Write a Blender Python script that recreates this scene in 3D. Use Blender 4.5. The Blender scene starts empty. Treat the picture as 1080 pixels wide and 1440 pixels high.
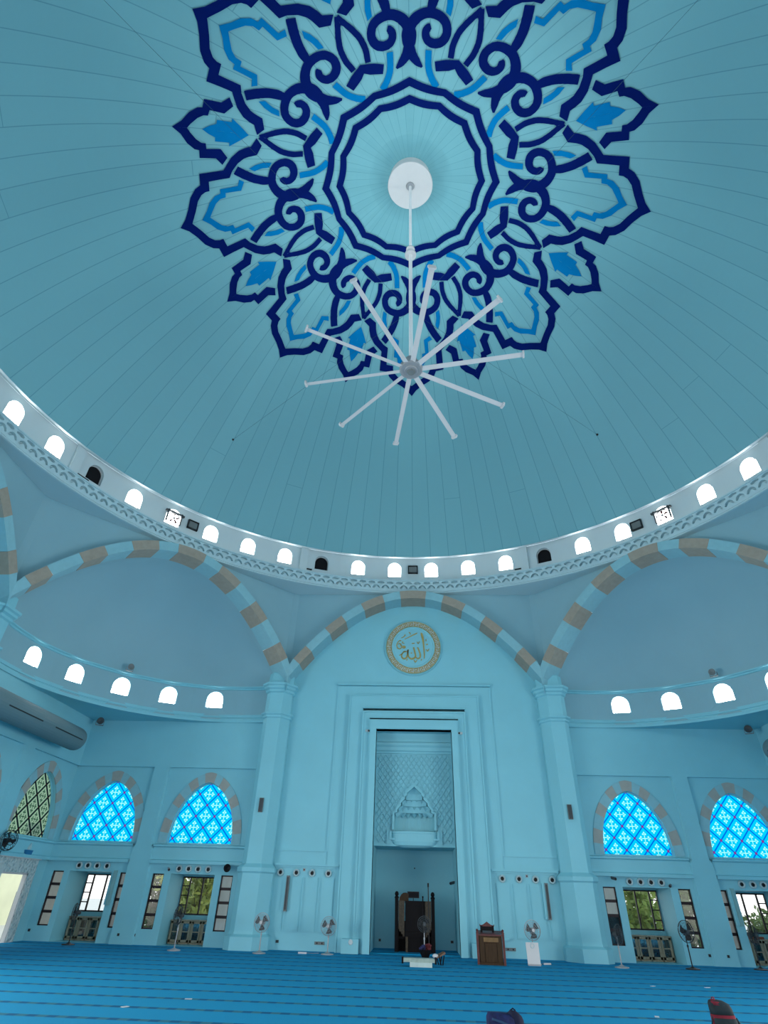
import bpy, math, random
from math import sin, cos, tan, pi, radians, degrees, sqrt, atan2, hypot
from mathutils import Vector, Matrix
from mathutils.geometry import tessellate_polygon
random.seed(7)
SC = bpy.context.scene
COL = SC.collection

# ------------------------------------------------------------------ mesh builder
class MB:
    def __init__(s): s.v = []; s.f = []; s.m = []
    def add(s, verts, faces, mi=0):
        o = len(s.v); s.v += [tuple(p) for p in verts]
        for f in faces: s.f.append(tuple(i + o for i in f)); s.m.append(mi)
    def quad(s, a, b, c, d, mi=0): s.add([a, b, c, d], [(0, 1, 2, 3)], mi)
    def box(s, x0, x1, y0, y1, z0, z1, mi=0, M=None):
        P = [(x, y, z) for z in (z0, z1) for y in (y0, y1) for x in (x0, x1)]
        if M: P = [M(*p) for p in P]
        s.add(P, [(0, 2, 3, 1), (4, 5, 7, 6), (0, 1, 5, 4), (2, 6, 7, 3), (0, 4, 6, 2), (1, 3, 7, 5)], mi)
    def strip(s, A, B, mi=0, closed=False):
        n = len(A); s.add(list(A) + list(B), [(i, (i + 1) % n, n + (i + 1) % n, n + i) for i in range(n if closed else n - 1)], mi)
    def loft(s, rings, mi=0, closed=True, caps=False):
        n = len(rings[0]); V = [p for r in rings for p in r]; F = []
        for j in range(len(rings) - 1):
            for i in range(n if closed else n - 1):
                a = j * n + i; b = j * n + (i + 1) % n
                F.append((a, b, b + n, a + n))
        if caps: F.append(tuple(range(n - 1, -1, -1))); F.append(tuple((len(rings) - 1) * n + i for i in range(n)))
        s.add(V, F, mi)
    def tube(s, pts, r, n=8, mi=0, caps=True, closed=False):
        P = [Vector(p) for p in pts]; rings = []
        for i, p in enumerate(P):
            if closed: t = P[(i + 1) % len(P)] - P[i - 1]
            else: t = P[min(i + 1, len(P) - 1)] - P[max(i - 1, 0)]
            t.normalize(); up = Vector((0, 0, 1)) if abs(t.z) < .95 else Vector((1, 0, 0))
            a = t.cross(up).normalized(); b = t.cross(a)
            rr = r[i] if isinstance(r, (list, tuple)) else r
            rings.append([tuple(p + (a * cos(2 * pi * k / n) + b * sin(2 * pi * k / n)) * rr) for k in range(n)])
        if closed: rings.append(rings[0])
        s.loft(rings, mi, True, caps and not closed)
    def lathe(s, prof, n=24, c=(0, 0, 0), mi=0, a0=0, a1=2 * pi, axis='z'):
        full = abs(a1 - a0 - 2 * pi) < 1e-6; m = n if full else n + 1; rings = []
        for r, z in prof:
            R = []
            for k in range(m):
                a = a0 + (a1 - a0) * k / n
                p = (r * cos(a), r * sin(a), z)
                if axis == 'y': p = (p[0], p[2], p[1])
                R.append((c[0] + p[0], c[1] + p[1], c[2] + p[2]))
            rings.append(R)
        s.loft(rings, mi, full)
    def poly(s, pts, mi=0):
        s.add(pts, [tuple(range(len(pts)))], mi)
    def prism(s, pts2, f0, f1, mi=0):
        """pts2: (u,v) outline; f0/f1 map to 3D for the two caps"""
        n = len(pts2); A = [f0(*p) for p in pts2]; B = [f1(*p) for p in pts2]
        tr = tessellate_polygon([[Vector((p[0], p[1], 0)) for p in pts2]])
        s.add(A, [tuple(t) for t in tr], mi); s.add(B, [tuple(t) for t in tr], mi); s.strip(A, B, mi, True)
    def ball(s, c, r, n=12, m=8, mi=0, sc=(1, 1, 1)):
        rings = []
        for j in range(m + 1):
            t = -pi / 2 + pi * j / m
            rings.append([(c[0] + r * sc[0] * cos(t) * cos(2 * pi * k / n), c[1] + r * sc[1] * cos(t) * sin(2 * pi * k / n), c[2] + r * sc[2] * sin(t)) for k in range(n)])
        s.loft(rings, mi, True)
    def build(s, name, mats, parent=None, loc=(0, 0, 0), rz=0, smooth=False, rot=None):
        me = bpy.data.meshes.new(name); me.from_pydata(s.v, [], s.f)
        for m in (mats if isinstance(mats, (list, tuple)) else [mats]): me.materials.append(m)
        if any(s.m): me.polygons.foreach_set('material_index', s.m)
        if smooth: me.polygons.foreach_set('use_smooth', [True] * len(me.polygons))
        me.update()
        o = bpy.data.objects.new(name, me); COL.objects.link(o)
        o.location = loc; o.rotation_euler = rot if rot else (0, 0, rz)
        if parent: o.parent = parent
        return o

def tag(o, label, cat, group=None, kind=None):
    o['label'] = label; o['category'] = cat
    if group: o['group'] = group
    if kind: o['kind'] = kind
    return o
def thing(name, label, cat, loc=(0, 0, 0), rz=0, group=None, kind=None):
    o = bpy.data.objects.new(name, None); COL.objects.link(o); o.empty_display_size = .2
    o.location = loc; o.rotation_euler = (0, 0, rz)
    return tag(o, label, cat, group, kind)
def dup(o, loc=None, rz=None, label=None, group=None, parent=None):
    c = o.copy(); COL.objects.link(c)
    if parent: c.parent = parent
    if loc is not None: c.location = loc
    if rz is not None: c.rotation_euler = (0, 0, rz)
    if label: c['label'] = label
    if group: c['group'] = group
    for ch in list(o.children): dup(ch, parent=c)
    return c

# ------------------------------------------------------------------ materials
def newmat(name):
    m = bpy.data.materials.new(name); m.use_nodes = True; nt = m.node_tree
    return m, nt, nt.nodes['Principled BSDF']
def N(nt, t, **kw):
    n = nt.nodes.new(t)
    for k, v in kw.items():
        if k.startswith('i_'): n.inputs[int(k[2:])].default_value = v
        else: setattr(n, k, v)
    return n
def mth(nt, op, a, b=None, c=None):
    n = nt.nodes.new('ShaderNodeMath'); n.operation = op
    for i, x in enumerate((a, b, c)):
        if x is None: continue
        if isinstance(x, (int, float)): n.inputs[i].default_value = x
        else: nt.links.new(x, n.inputs[i])
    return n.outputs[0]
def mixc(nt, fac, a, b):
    n = nt.nodes.new('ShaderNodeMix'); n.data_type = 'RGBA'
    for k, x in ((0, fac), (6, a), (7, b)):
        if isinstance(x, (int, float)): n.inputs[k].default_value = x
        elif isinstance(x, tuple): n.inputs[k].default_value = (*x, 1) if len(x) == 3 else x
        else: nt.links.new(x, n.inputs[k])
    return n.outputs[2]
def coords(nt, kind='Object'):
    t = N(nt, 'ShaderNodeTexCoord'); s = N(nt, 'ShaderNodeSeparateXYZ'); nt.links.new(t.outputs[kind], s.inputs[0])
    return t.outputs[kind], s.outputs[0], s.outputs[1], s.outputs[2]
def plain(name, col, rough=.6, metal=0, var=.06, scale=3, bump=0, spec=.3, grain=None):
    m, nt, b = newmat(name)
    co, x, y, z = coords(nt)
    n = N(nt, 'ShaderNodeTexNoise'); n.inputs['Scale'].default_value = scale; n.inputs['Detail'].default_value = 4
    if grain:
        mp = N(nt, 'ShaderNodeMapping'); mp.inputs['Scale'].default_value = grain; nt.links.new(co, mp.inputs[0]); nt.links.new(mp.outputs[0], n.inputs[0])
    else: nt.links.new(co, n.inputs[0])
    lo = tuple(c * (1 - var) for c in col); hi = tuple(min(1, c * (1 + var)) for c in col)
    f = mth(nt, 'MULTIPLY_ADD', n.outputs[0], 2.2, -.6)
    f = mth(nt, 'MINIMUM', mth(nt, 'MAXIMUM', f, 0), 1)
    nt.links.new(mixc(nt, f, lo, hi), b.inputs['Base Color'])
    b.inputs['Roughness'].default_value = rough; b.inputs['Metallic'].default_value = metal
    b.inputs['Specular IOR Level'].default_value = spec
    if bump:
        bp = N(nt, 'ShaderNodeBump'); bp.inputs['Strength'].default_value = bump; bp.inputs['Distance'].default_value = .02
        nt.links.new(n.outputs[0], bp.inputs['Height']); nt.links.new(bp.outputs[0], b.inputs['Normal'])
    return m
def emis(name, col, st):
    m = bpy.data.materials.new(name); m.use_nodes = True; nt = m.node_tree; nt.nodes.clear()
    e = N(nt, 'ShaderNodeEmission'); e.inputs[0].default_value = (*col, 1); e.inputs[1].default_value = st
    o = N(nt, 'ShaderNodeOutputMaterial'); nt.links.new(e.outputs[0], o.inputs[0]); return m

WALLC = (.228, .56, .645)
paint = plain('wall_paint', WALLC, .55, var=.03, scale=.7, spec=.35)
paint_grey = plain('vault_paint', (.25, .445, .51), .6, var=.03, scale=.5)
nozzle_m = plain('nozzle_paint', (.42, .56, .58), .5, var=.02)
paint_par = plain('parapet_paint', (.45, .62, .66), .6, var=.02, scale=.5)
paint_drum = plain('drum_paint', (.56, .65, .67), .6, var=.02, scale=.5)
stone = plain('beige_stone', (.335, .30, .245), .7, var=.08, scale=5)
stone_w = plain('pale_stone', (.25, .50, .565), .7, var=.04, scale=5)
stone_p = plain('pale_beige_stone', (.36, .37, .34), .7, var=.06, scale=5)
wood = plain('brown_wood', (.05, .028, .014), .55, var=.35, scale=3, spec=.15, grain=(14, 14, 1.2))
wood_d = plain('dark_wood', (.007, .006, .007), .6, var=.35, scale=3, spec=.12, grain=(14, 14, 1.2))
wood_l = plain('carved_wood', (.065, .048, .03), .55, var=.45, scale=22)
shelfwood = plain('tan_shelf_wood', (.26, .235, .165), .5, var=.2, scale=3, grain=(12, 12, 1.5))
red_wood = plain('reddish_wood', (.10, .03, .028), .4, var=.3, scale=8)
white_mt = plain('white_metal', (.58, .58, .58), .4, var=.02)
grey_mt = plain('grey_metal', (.34, .35, .36), .4, metal=.3, var=.05)
black = plain('black_plastic', (.012, .013, .015), .45, var=.1)
darkgrey = plain('dark_grey_plastic', (.05, .06, .065), .5, var=.1)
midgrey = plain('grey_plastic', (.16, .18, .18), .5, var=.1)
brownfr = plain('dark_brown_frame', (.022, .010, .012), .5, var=.2)
duct_m = plain('duct_paint', (.115, .20, .225), .6, var=.04, scale=.6)
gold = plain('gold_paint', (.46, .37, .13), .4, metal=.35, var=.12, scale=9)
gold_d = plain('dark_gold', (.20, .155, .05), .45, metal=.2, var=.15, scale=9)
ext_wall = plain('exterior_beige_wall', (.27, .26, .24), .8, var=.08, scale=2)
navy_m = plain('navy_paint', (.0005, .009, .105), .8, var=.1, scale=1, spec=.04)
blue_m = plain('sky_blue_paint', (.0, .17, .42), .8, var=.08, scale=1, spec=.04)
void_m = plain('dark_opening', (.004, .004, .006), .9, var=.1)
bark = plain('tree_bark', (.12, .09, .065), .9, var=.3, scale=6)
daylight = emis('daylight_pane', (1.0, .985, .97), 22.0)

def leafmat(name, col):
    m, nt, b = newmat(name); co, x, y, z = coords(nt)
    n = N(nt, 'ShaderNodeTexNoise'); n.inputs['Scale'].default_value = 2.2; n.inputs['Detail'].default_value = 5; nt.links.new(co, n.inputs[0])
    nt.links.new(mixc(nt, n.outputs[0], tuple(c * .45 for c in col), tuple(c * 1.5 for c in col)), b.inputs['Base Color'])
    b.inputs['Roughness'].default_value = .6
    tr = N(nt, 'ShaderNodeBsdfTranslucent'); tr.inputs[0].default_value = (*[min(1, c * 1.3) for c in col], 1)
    mx = N(nt, 'ShaderNodeMixShader'); mx.inputs[0].default_value = .4
    nt.links.new(b.outputs[0], mx.inputs[1]); nt.links.new(tr.outputs[0], mx.inputs[2])
    nt.links.new(mx.outputs[0], nt.nodes['Material Output'].inputs[0]); return m
leaf_a = leafmat('leaf_green', (.28, .36, .08)); leaf_b = leafmat('leaf_dark_green', (.085, .13, .035)); leaf_c = leafmat('leaf_yellow_green', (.36, .39, .10))
grass_m = plain('lawn', (.16, .24, .07), .9, var=.4, scale=2)

def glass(name, tint=(.95, .97, .97), refl=.06):
    m = bpy.data.materials.new(name); m.use_nodes = True; nt = m.node_tree; nt.nodes.clear()
    t = N(nt, 'ShaderNodeBsdfTransparent'); t.inputs[0].default_value = (*tint, 1)
    g = N(nt, 'ShaderNodeBsdfGlossy'); g.inputs['Roughness'].default_value = .03
    mx = N(nt, 'ShaderNodeMixShader'); mx.inputs[0].default_value = refl
    nt.links.new(t.outputs[0], mx.inputs[1]); nt.links.new(g.outputs[0], mx.inputs[2])
    o = N(nt, 'ShaderNodeOutputMaterial'); nt.links.new(mx.outputs[0], o.inputs[0]); return m
clear = glass('window_glass'); tinted = glass('cabinet_glass', (.30, .38, .36), .12)

# dome paint with seams between the long cladding panels
def domemat():
    m, nt, b = newmat('dome_paint'); co, x, y, z = coords(nt)
    ang = mth(nt, 'ARCTAN2', x, y)
    r = mth(nt, 'SQRT', mth(nt, 'ADD', mth(nt, 'MULTIPLY', x, x), mth(nt, 'MULTIPLY', y, y)))
    fr = mth(nt, 'FRACT', mth(nt, 'MULTIPLY', ang, 96 / (2 * pi)))
    d = mth(nt, 'MINIMUM', fr, mth(nt, 'SUBTRACT', 1, fr))
    dm = mth(nt, 'MULTIPLY', mth(nt, 'MULTIPLY', d, 2 * pi / 96), r)       # metres from the seam
    seam = mth(nt, 'LESS_THAN', dm, mth(nt, 'MINIMUM', .015, mth(nt, 'MULTIPLY', r, .0028)))
    cell0 = mth(nt, 'FLOOR', mth(nt, 'ADD', mth(nt, 'MULTIPLY', ang, 96 / (2 * pi)), 96.5))
    odd = mth(nt, 'GREATER_THAN', mth(nt, 'MODULO', cell0, 2), .5)
    seam = mth(nt, 'MULTIPLY', seam, mth(nt, 'MAXIMUM', odd, mth(nt, 'GREATER_THAN', r, 4.6)))
    # staggered cross joints
    cell = mth(nt, 'FLOOR', mth(nt, 'MULTIPLY', ang, 96 / (2 * pi)))
    wn = N(nt, 'ShaderNodeTexWhiteNoise'); wn.noise_dimensions = '1D'; nt.links.new(cell, wn.inputs['W'])
    zz = mth(nt, 'ADD', z, mth(nt, 'MULTIPLY', wn.outputs[0], 5.0))
    zf = mth(nt, 'FRACT', mth(nt, 'DIVIDE', zz, 5.0))
    cross = mth(nt, 'MULTIPLY', mth(nt, 'LESS_THAN', zf, .004), mth(nt, 'GREATER_THAN', wn.outputs[0], .8))
    line = mth(nt, 'MAXIMUM', seam, cross)
    wn2 = N(nt, 'ShaderNodeTexWhiteNoise'); wn2.noise_dimensions = '1D'; nt.links.new(mth(nt, 'ADD', cell, 31.5), wn2.inputs['W'])
    base = mixc(nt, wn2.outputs[0], (.156, .392, .442), (.167, .414, .464))
    nt.links.new(mixc(nt, mth(nt, 'MULTIPLY', line, .55), base, (.05, .19, .25)), b.inputs['Base Color'])
    b.inputs['Roughness'].default_value = .5; b.inputs['Specular IOR Level'].default_value = .3
    return m
dome_m = domemat()

def carpetmat():
    m, nt, b = newmat('prayer_carpet'); co, x, y, z = coords(nt)
    n = N(nt, 'ShaderNodeTexNoise'); n.inputs['Scale'].default_value = 60; n.inputs['Detail'].default_value = 3; nt.links.new(co, n.inputs[0])
    n2 = N(nt, 'ShaderNodeTexNoise'); n2.inputs['Scale'].default_value = .5; nt.links.new(co, n2.inputs[0])
    fy = mth(nt, 'FRACT', mth(nt, 'ADD', mth(nt, 'DIVIDE', mth(nt, 'SUBTRACT', y, 2.0), 1.2), 100.5))
    row = mth(nt, 'LESS_THAN', mth(nt, 'ABSOLUTE', mth(nt, 'SUBTRACT', fy, .5)), .085)
    ri = mth(nt, 'FLOOR', mth(nt, 'ADD', mth(nt, 'DIVIDE', mth(nt, 'SUBTRACT', y, 2.0), 1.2), 100.5))
    fx = mth(nt, 'FRACT', mth(nt, 'ADD', mth(nt, 'DIVIDE', mth(nt, 'ADD', x, 50.0), .36), mth(nt, 'MULTIPLY', ri, .41)))
    dash = mth(nt, 'LESS_THAN', fx, .5)
    base = mixc(nt, n.outputs[0], (.008, .22, .41), (.014, .33, .57))
    base = mixc(nt, mth(nt, 'MULTIPLY', n2.outputs[0], .25), base, (.010, .18, .36))
    dk = mixc(nt, dash, (.045, .15, .185), (.010, .07, .16))
    nt.links.new(mixc(nt, mth(nt, 'MULTIPLY', row, .8), base, dk), b.inputs['Base Color'])
    b.inputs['Roughness'].default_value = .95; b.inputs['Specular IOR Level'].default_value = .1
    bp = N(nt, 'ShaderNodeBump'); bp.inputs['Strength'].default_value = .3; bp.inputs['Distance'].default_value = .01
    nt.links.new(n.outputs[0], bp.inputs['Height']); nt.links.new(bp.outputs[0], b.inputs['Normal'])
    return m
carpet = carpetmat()

def stained(name, base, line, node, petal, core, gain, lw=.46):
    """leaded glass: diamonds with a four-petalled flower; local x across, z down from the point of the arch"""
    m = bpy.data.materials.new(name); m.use_nodes = True; nt = m.node_tree; nt.nodes.clear()
    co, x, y, z = coords(nt)
    u = mth(nt, 'DIVIDE', x, .86); v = mth(nt, 'DIVIDE', z, .89)
    fa = mth(nt, 'FRACT', mth(nt, 'ADD', mth(nt, 'ADD', u, v), 40.0)); fb = mth(nt, 'FRACT', mth(nt, 'ADD', mth(nt, 'SUBTRACT', u, v), 40.0))
    a = mth(nt, 'SUBTRACT', fa, .5); b = mth(nt, 'SUBTRACT', fb, .5)
    la = mth(nt, 'GREATER_THAN', mth(nt, 'ABSOLUTE', a), lw); lb = mth(nt, 'GREATER_THAN', mth(nt, 'ABSOLUTE', b), lw)
    ln = mth(nt, 'MAXIMUM', la, lb); nd = mth(nt, 'MULTIPLY', mth(nt, 'GREATER_THAN', mth(nt, 'ABSOLUTE', a), .43), mth(nt, 'GREATER_THAN', mth(nt, 'ABSOLUTE', b), .43))
    p = mth(nt, 'ADD', a, b); q = mth(nt, 'SUBTRACT', a, b)          # horizontal / vertical in the diamond
    pa = mth(nt, 'ABSOLUTE', p); qa = mth(nt, 'ABSOLUTE', q)
    mx_ = mth(nt, 'MAXIMUM', pa, qa); mn = mth(nt, 'MINIMUM', pa, qa)
    def oval(cx, cy, rx, ry):
        dx = mth(nt, 'DIVIDE', mth(nt, 'SUBTRACT', mx_, cx), rx); dy = mth(nt, 'DIVIDE', mth(nt, 'SUBTRACT', mn, cy), ry)
        return mth(nt, 'LESS_THAN', mth(nt, 'ADD', mth(nt, 'MULTIPLY', dx, dx), mth(nt, 'MULTIPLY', dy, dy)), 1)
    pet = mth(nt, 'MAXIMUM', mth(nt, 'MAXIMUM', oval(.44, 0, .14, .075), oval(.36, .13, .075, .075)), mth(nt, 'MAXIMUM', oval(.15, 0, .15, .035), oval(.0, 0, .07, .07)))
    ctr = oval(.40, .0, .06, .05)
    cn = N(nt, 'ShaderNodeTexNoise'); cn.inputs['Scale'].default_value = 4; nt.links.new(co, cn.inputs[0])
    col = mixc(nt, mth(nt, 'MULTIPLY', cn.outputs[0], .6), base, tuple(c * .7 for c in base))
    col = mixc(nt, pet, col, petal); col = mixc(nt, ctr, col, core)
    col = mixc(nt, ln, col, line); col = mixc(nt, nd, col, node)
    tr = N(nt, 'ShaderNodeBsdfTranslucent'); tp = N(nt, 'ShaderNodeBsdfTransparent')
    vm = N(nt, 'ShaderNodeVectorMath'); vm.operation = 'SCALE'; vm.inputs['Scale'].default_value = gain; nt.links.new(col, vm.inputs[0])
    nt.links.new(vm.outputs[0], tr.inputs[0]); nt.links.new(vm.outputs[0], tp.inputs[0])
    g = N(nt, 'ShaderNodeMixShader'); g.inputs[0].default_value = .55
    nt.links.new(tp.outputs[0], g.inputs[1]); nt.links.new(tr.outputs[0], g.inputs[2])
    o = N(nt, 'ShaderNodeOutputMaterial'); nt.links.new(g.outputs[0], o.inputs[0]); return m
stain_blue = stained('blue_stained_glass', (.0, .55, .85), (.0, .12, .62), (.20, .03, .20), (.38, .92, 1.0), (.0, .60, .88), .95)
stain_pale = stained('pale_stained_glass', (.42, .62, .50), (.006, .02, .03), (.03, .012, .015), (.008, .06, .045), (.12, .3, .2), .8, .425)
# rosette of the dome, half a petal in metres: strips between two edges
NAVY=[[[(6.19,2.5),(6.47,2.24),(6.68,2.24),(6.94,2.2),(7.28,2.02),(7.53,1.78),(7.68,1.63),(8.11,1.69),(8.53,1.76),(8.63,1.34),(8.84,1.25),(9.09,0.99),(9.29,0.59),(9.5,0.25),(9.75,0.0)],[(6.07,2.18),(6.34,1.87),(6.65,1.88),(6.84,1.86),(7.11,1.74),(7.39,1.5),(7.54,1.28),(7.92,1.33),(8.3,1.37),(8.38,1.01),(8.53,1.02),(8.69,0.96),(8.88,0.77),(9.06,0.42),(9.31,0.0)]],
[[(8.81,3.65),(8.64,3.33),(8.56,2.96),(8.4,2.68),(8.26,2.6),(8.34,2.32),(7.81,2.14),(7.66,1.84)],[(8.38,3.47),(8.34,3.29),(8.24,3.01),(8.11,2.83),(7.98,2.77),(8.02,2.57),(7.55,2.43),(7.41,2.05)]],
[[(4.57,1.44),(4.63,1.45),(4.71,1.46),(4.8,1.47),(4.9,1.48),(5.0,1.5),(5.08,1.53),(5.17,1.56),(5.24,1.6),(5.32,1.63),(5.39,1.68),(5.46,1.72),(5.52,1.77),(5.58,1.83),(5.63,1.88),(5.68,1.93),(5.74,1.98),(5.78,2.04),(5.83,2.09),(5.87,2.15),(5.91,2.2),(5.96,2.25),(6.01,2.32),(6.06,2.37),(6.1,2.42),(6.13,2.46)],[(4.53,1.66),(4.59,1.67),(4.67,1.68),(4.76,1.69),(4.85,1.7),(4.93,1.72),(5.0,1.74),(5.07,1.77),(5.14,1.8),(5.2,1.83),(5.27,1.86),(5.32,1.9),(5.38,1.94),(5.43,1.99),(5.48,2.03),(5.53,2.08),(5.58,2.13),(5.63,2.18),(5.67,2.23),(5.72,2.28),(5.77,2.33),(5.81,2.41),(5.88,2.43),(5.94,2.46),(5.97,2.54),(6.0,2.57)]],
[[(4.49,1.86),(4.5,1.35),(4.45,0.96)],[(4.19,1.74),(4.13,1.51),(4.12,1.01)]],
[[(4.26,0.47),(4.26,0.44),(4.28,0.4),(4.29,0.36),(4.31,0.31),(4.34,0.25),(4.37,0.2),(4.41,0.16),(4.45,0.11),(4.5,0.06),(4.56,0.0),(4.63,-0.03),(4.71,-0.08),(4.79,-0.12),(4.88,-0.16),(4.99,-0.2),(5.09,-0.24),(5.21,-0.26),(5.32,-0.27),(5.43,-0.26),(5.53,-0.23),(5.63,-0.19),(5.71,-0.14),(5.79,-0.08),(5.86,0.0),(5.93,0.06),(5.99,0.14),(6.04,0.23),(6.08,0.32),(6.11,0.41),(6.14,0.51),(6.15,0.6),(6.15,0.69),(6.14,0.79),(6.12,0.87),(6.1,0.95),(6.07,1.03),(6.04,1.1),(6.0,1.17),(5.95,1.24),(5.9,1.3),(5.85,1.36),(5.78,1.41),(5.72,1.45),(5.64,1.48),(5.57,1.5),(5.49,1.52),(5.42,1.52),(5.34,1.52),(5.27,1.51),(5.2,1.48),(5.13,1.45),(5.07,1.41),(5.02,1.36),(4.97,1.3),(4.93,1.23),(4.9,1.16),(4.89,1.09),(4.88,1.02),(4.88,0.96),(4.89,0.89),(4.9,0.83),(4.92,0.76),(4.95,0.71),(4.99,0.65),(5.02,0.6),(5.07,0.56),(5.13,0.52),(5.19,0.49),(5.24,0.47),(5.3,0.46),(5.35,0.46),(5.41,0.46),(5.46,0.47),(5.52,0.49),(5.56,0.52),(5.59,0.55),(5.61,0.57),(5.63,0.6),(5.65,0.63),(5.67,0.67),(5.67,0.7),(5.67,0.73),(5.67,0.74),(5.67,0.75)],[(4.31,0.52),(4.34,0.5),(4.38,0.48),(4.42,0.46),(4.46,0.44),(4.5,0.42),(4.55,0.4),(4.6,0.37),(4.64,0.34),(4.69,0.31),(4.74,0.29),(4.79,0.26),(4.85,0.24),(4.92,0.22),(5.0,0.2),(5.09,0.18),(5.17,0.17),(5.24,0.16),(5.3,0.16),(5.35,0.17),(5.4,0.18),(5.45,0.19),(5.51,0.21),(5.56,0.24),(5.61,0.27),(5.65,0.31),(5.69,0.36),(5.74,0.41),(5.77,0.47),(5.8,0.53),(5.82,0.59),(5.83,0.64),(5.83,0.69),(5.83,0.76),(5.81,0.82),(5.8,0.88),(5.78,0.93),(5.76,0.98),(5.74,1.02),(5.71,1.07),(5.68,1.1),(5.65,1.13),(5.62,1.16),(5.59,1.18),(5.55,1.19),(5.51,1.2),(5.47,1.21),(5.43,1.21),(5.4,1.21),(5.37,1.21),(5.34,1.19),(5.31,1.18),(5.27,1.15),(5.25,1.13),(5.23,1.11),(5.22,1.1),(5.21,1.07),(5.2,1.03),(5.2,0.99),(5.19,0.95),(5.19,0.92),(5.2,0.89),(5.21,0.86),(5.22,0.83),(5.23,0.81),(5.25,0.79),(5.26,0.77),(5.27,0.77),(5.28,0.76),(5.31,0.75),(5.33,0.74),(5.36,0.74),(5.37,0.73),(5.38,0.73),(5.38,0.74),(5.4,0.74),(5.41,0.75),(5.43,0.77),(5.44,0.78),(5.45,0.77),(5.46,0.77),(5.47,0.78),(5.48,0.79),(5.49,0.8),(5.5,0.81)]],
[[(5.97,0.66),(6.01,0.65),(6.07,0.65),(6.14,0.64),(6.22,0.65),(6.3,0.66),(6.38,0.68),(6.45,0.71),(6.53,0.75),(6.61,0.79),(6.69,0.83),(6.76,0.87),(6.83,0.92),(6.9,0.97),(6.97,1.03),(7.04,1.08),(7.11,1.14),(7.19,1.22),(7.26,1.28),(7.32,1.34),(7.36,1.39)],[(5.94,0.88),(5.98,0.89),(6.03,0.9),(6.08,0.92),(6.14,0.94),(6.19,0.97),(6.25,0.99),(6.32,1.02),(6.38,1.05),(6.45,1.08),(6.52,1.12),(6.58,1.16),(6.64,1.2),(6.7,1.25),(6.76,1.29),(6.82,1.35),(6.89,1.4),(6.96,1.47),(7.03,1.53),(7.09,1.59),(7.13,1.63)]]]
BLUE=[[[(6.44,2.67),(6.85,2.54),(7.24,2.44),(7.19,2.57),(7.66,2.75),(7.61,2.89),(7.79,3.07),(7.94,3.29)],[(6.44,2.67),(6.75,2.8),(7.04,2.91),(7.07,2.93),(7.47,3.09),(7.5,3.11),(7.7,3.19),(7.94,3.29)]],
[[(3.5,0.99),(3.53,0.96),(3.58,0.92),(3.65,0.86),(3.73,0.81),(3.81,0.76),(3.89,0.73),(3.97,0.69),(4.06,0.66),(4.15,0.63),(4.26,0.61),(4.38,0.6),(4.52,0.6),(4.65,0.6),(4.76,0.6),(4.84,0.6)],[(3.65,1.17),(3.69,1.14),(3.74,1.1),(3.8,1.06),(3.86,1.01),(3.92,0.98),(3.99,0.95),(4.05,0.92),(4.13,0.89),(4.2,0.87),(4.29,0.85),(4.39,0.84),(4.51,0.84),(4.63,0.84),(4.75,0.84),(4.82,0.84)]],
[[(5.85,1.46),(6.16,1.53),(6.48,1.51),(6.76,1.43)],[(5.98,1.29),(6.24,1.32),(6.4,1.31),(6.57,1.28)]],
[[(7.22,1.12),(7.33,0.89),(7.66,0.92),(8.0,0.96),(8.03,0.79),(8.25,0.76),(8.51,0.56),(8.69,0.28),(8.94,0.0)],[(7.06,0.98),(7.25,0.67),(7.55,0.71),(7.84,0.75),(7.88,0.58),(8.09,0.58),(8.29,0.46),(8.48,0.22),(8.64,0.0)]]]
# ------------------------------------------------------------------ the building (metres; centre of the dome over x=y=0)
W = 16.0                       # walls at +-W
AP, ARCH = 15.55, 15.0        # apothem of the octagon walls / of the arch faces
def FR(x, y, z): return (x, y, z)                 # front wall, as measured
def LW(x, y, z): return (-y, -x, z)               # left wall = front wall mirrored in the diagonal
def RW(x, y, z): return (y, x, z)
def RE(x, y, z): return (x, -y, z)
def ROT(deg):                                     # side of the octagon turned by deg clockwise from the front
    c, s = cos(radians(deg)), sin(radians(deg))
    return lambda x, y, z: (x * c + y * s, -x * s + y * c, z)

def ray_poly(pts, c, a):
    """distance from c in direction a to the outline"""
    dx, dy = cos(a), sin(a); best = None
    for i in range(len(pts)):
        x0, y0 = pts[i][0] - c[0], pts[i][1] - c[1]; x1, y1 = pts[(i + 1) % len(pts)][0] - c[0], pts[(i + 1) % len(pts)][1] - c[1]
        ex, ey = x1 - x0, y1 - y0; den = dx * ey - dy * ex
        if abs(den) < 1e-12: continue
        t = (x0 * ey - y0 * ex) / den; s = (x0 * dy - y0 * dx) / den
        if t > 1e-9 and -1e-9 <= s <= 1 + 1e-9 and (best is None or t > best): best = t
    return best
def hole_cell(mb, rect, hole, c, F, depth=0, mi=0, mr=None):
    """rectangle (u0,u1,v0,v1) with a star-shaped hole; F(u,v,d)->3D; reveal of the given depth"""
    u0, u1, v0, v1 = rect; R = [(u0, v0), (u1, v0), (u1, v1), (u0, v1)]
    angs = sorted({round(atan2(p[1] - c[1], p[0] - c[0]), 7) for p in list(hole) + R})
    I, O = [], []
    for a in angs:
        ti, to = ray_poly(hole, c, a), ray_poly(R, c, a)
        I.append((c[0] + ti * cos(a), c[1] + ti * sin(a))); O.append((c[0] + to * cos(a), c[1] + to * sin(a)))
    mb.strip([F(*p, 0) for p in I], [F(*p, 0) for p in O], mi, True)
    if depth: mb.strip([F(*p, 0) for p in hole], [F(*p, depth) for p in hole], mi if mr is None else mr, True)
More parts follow.
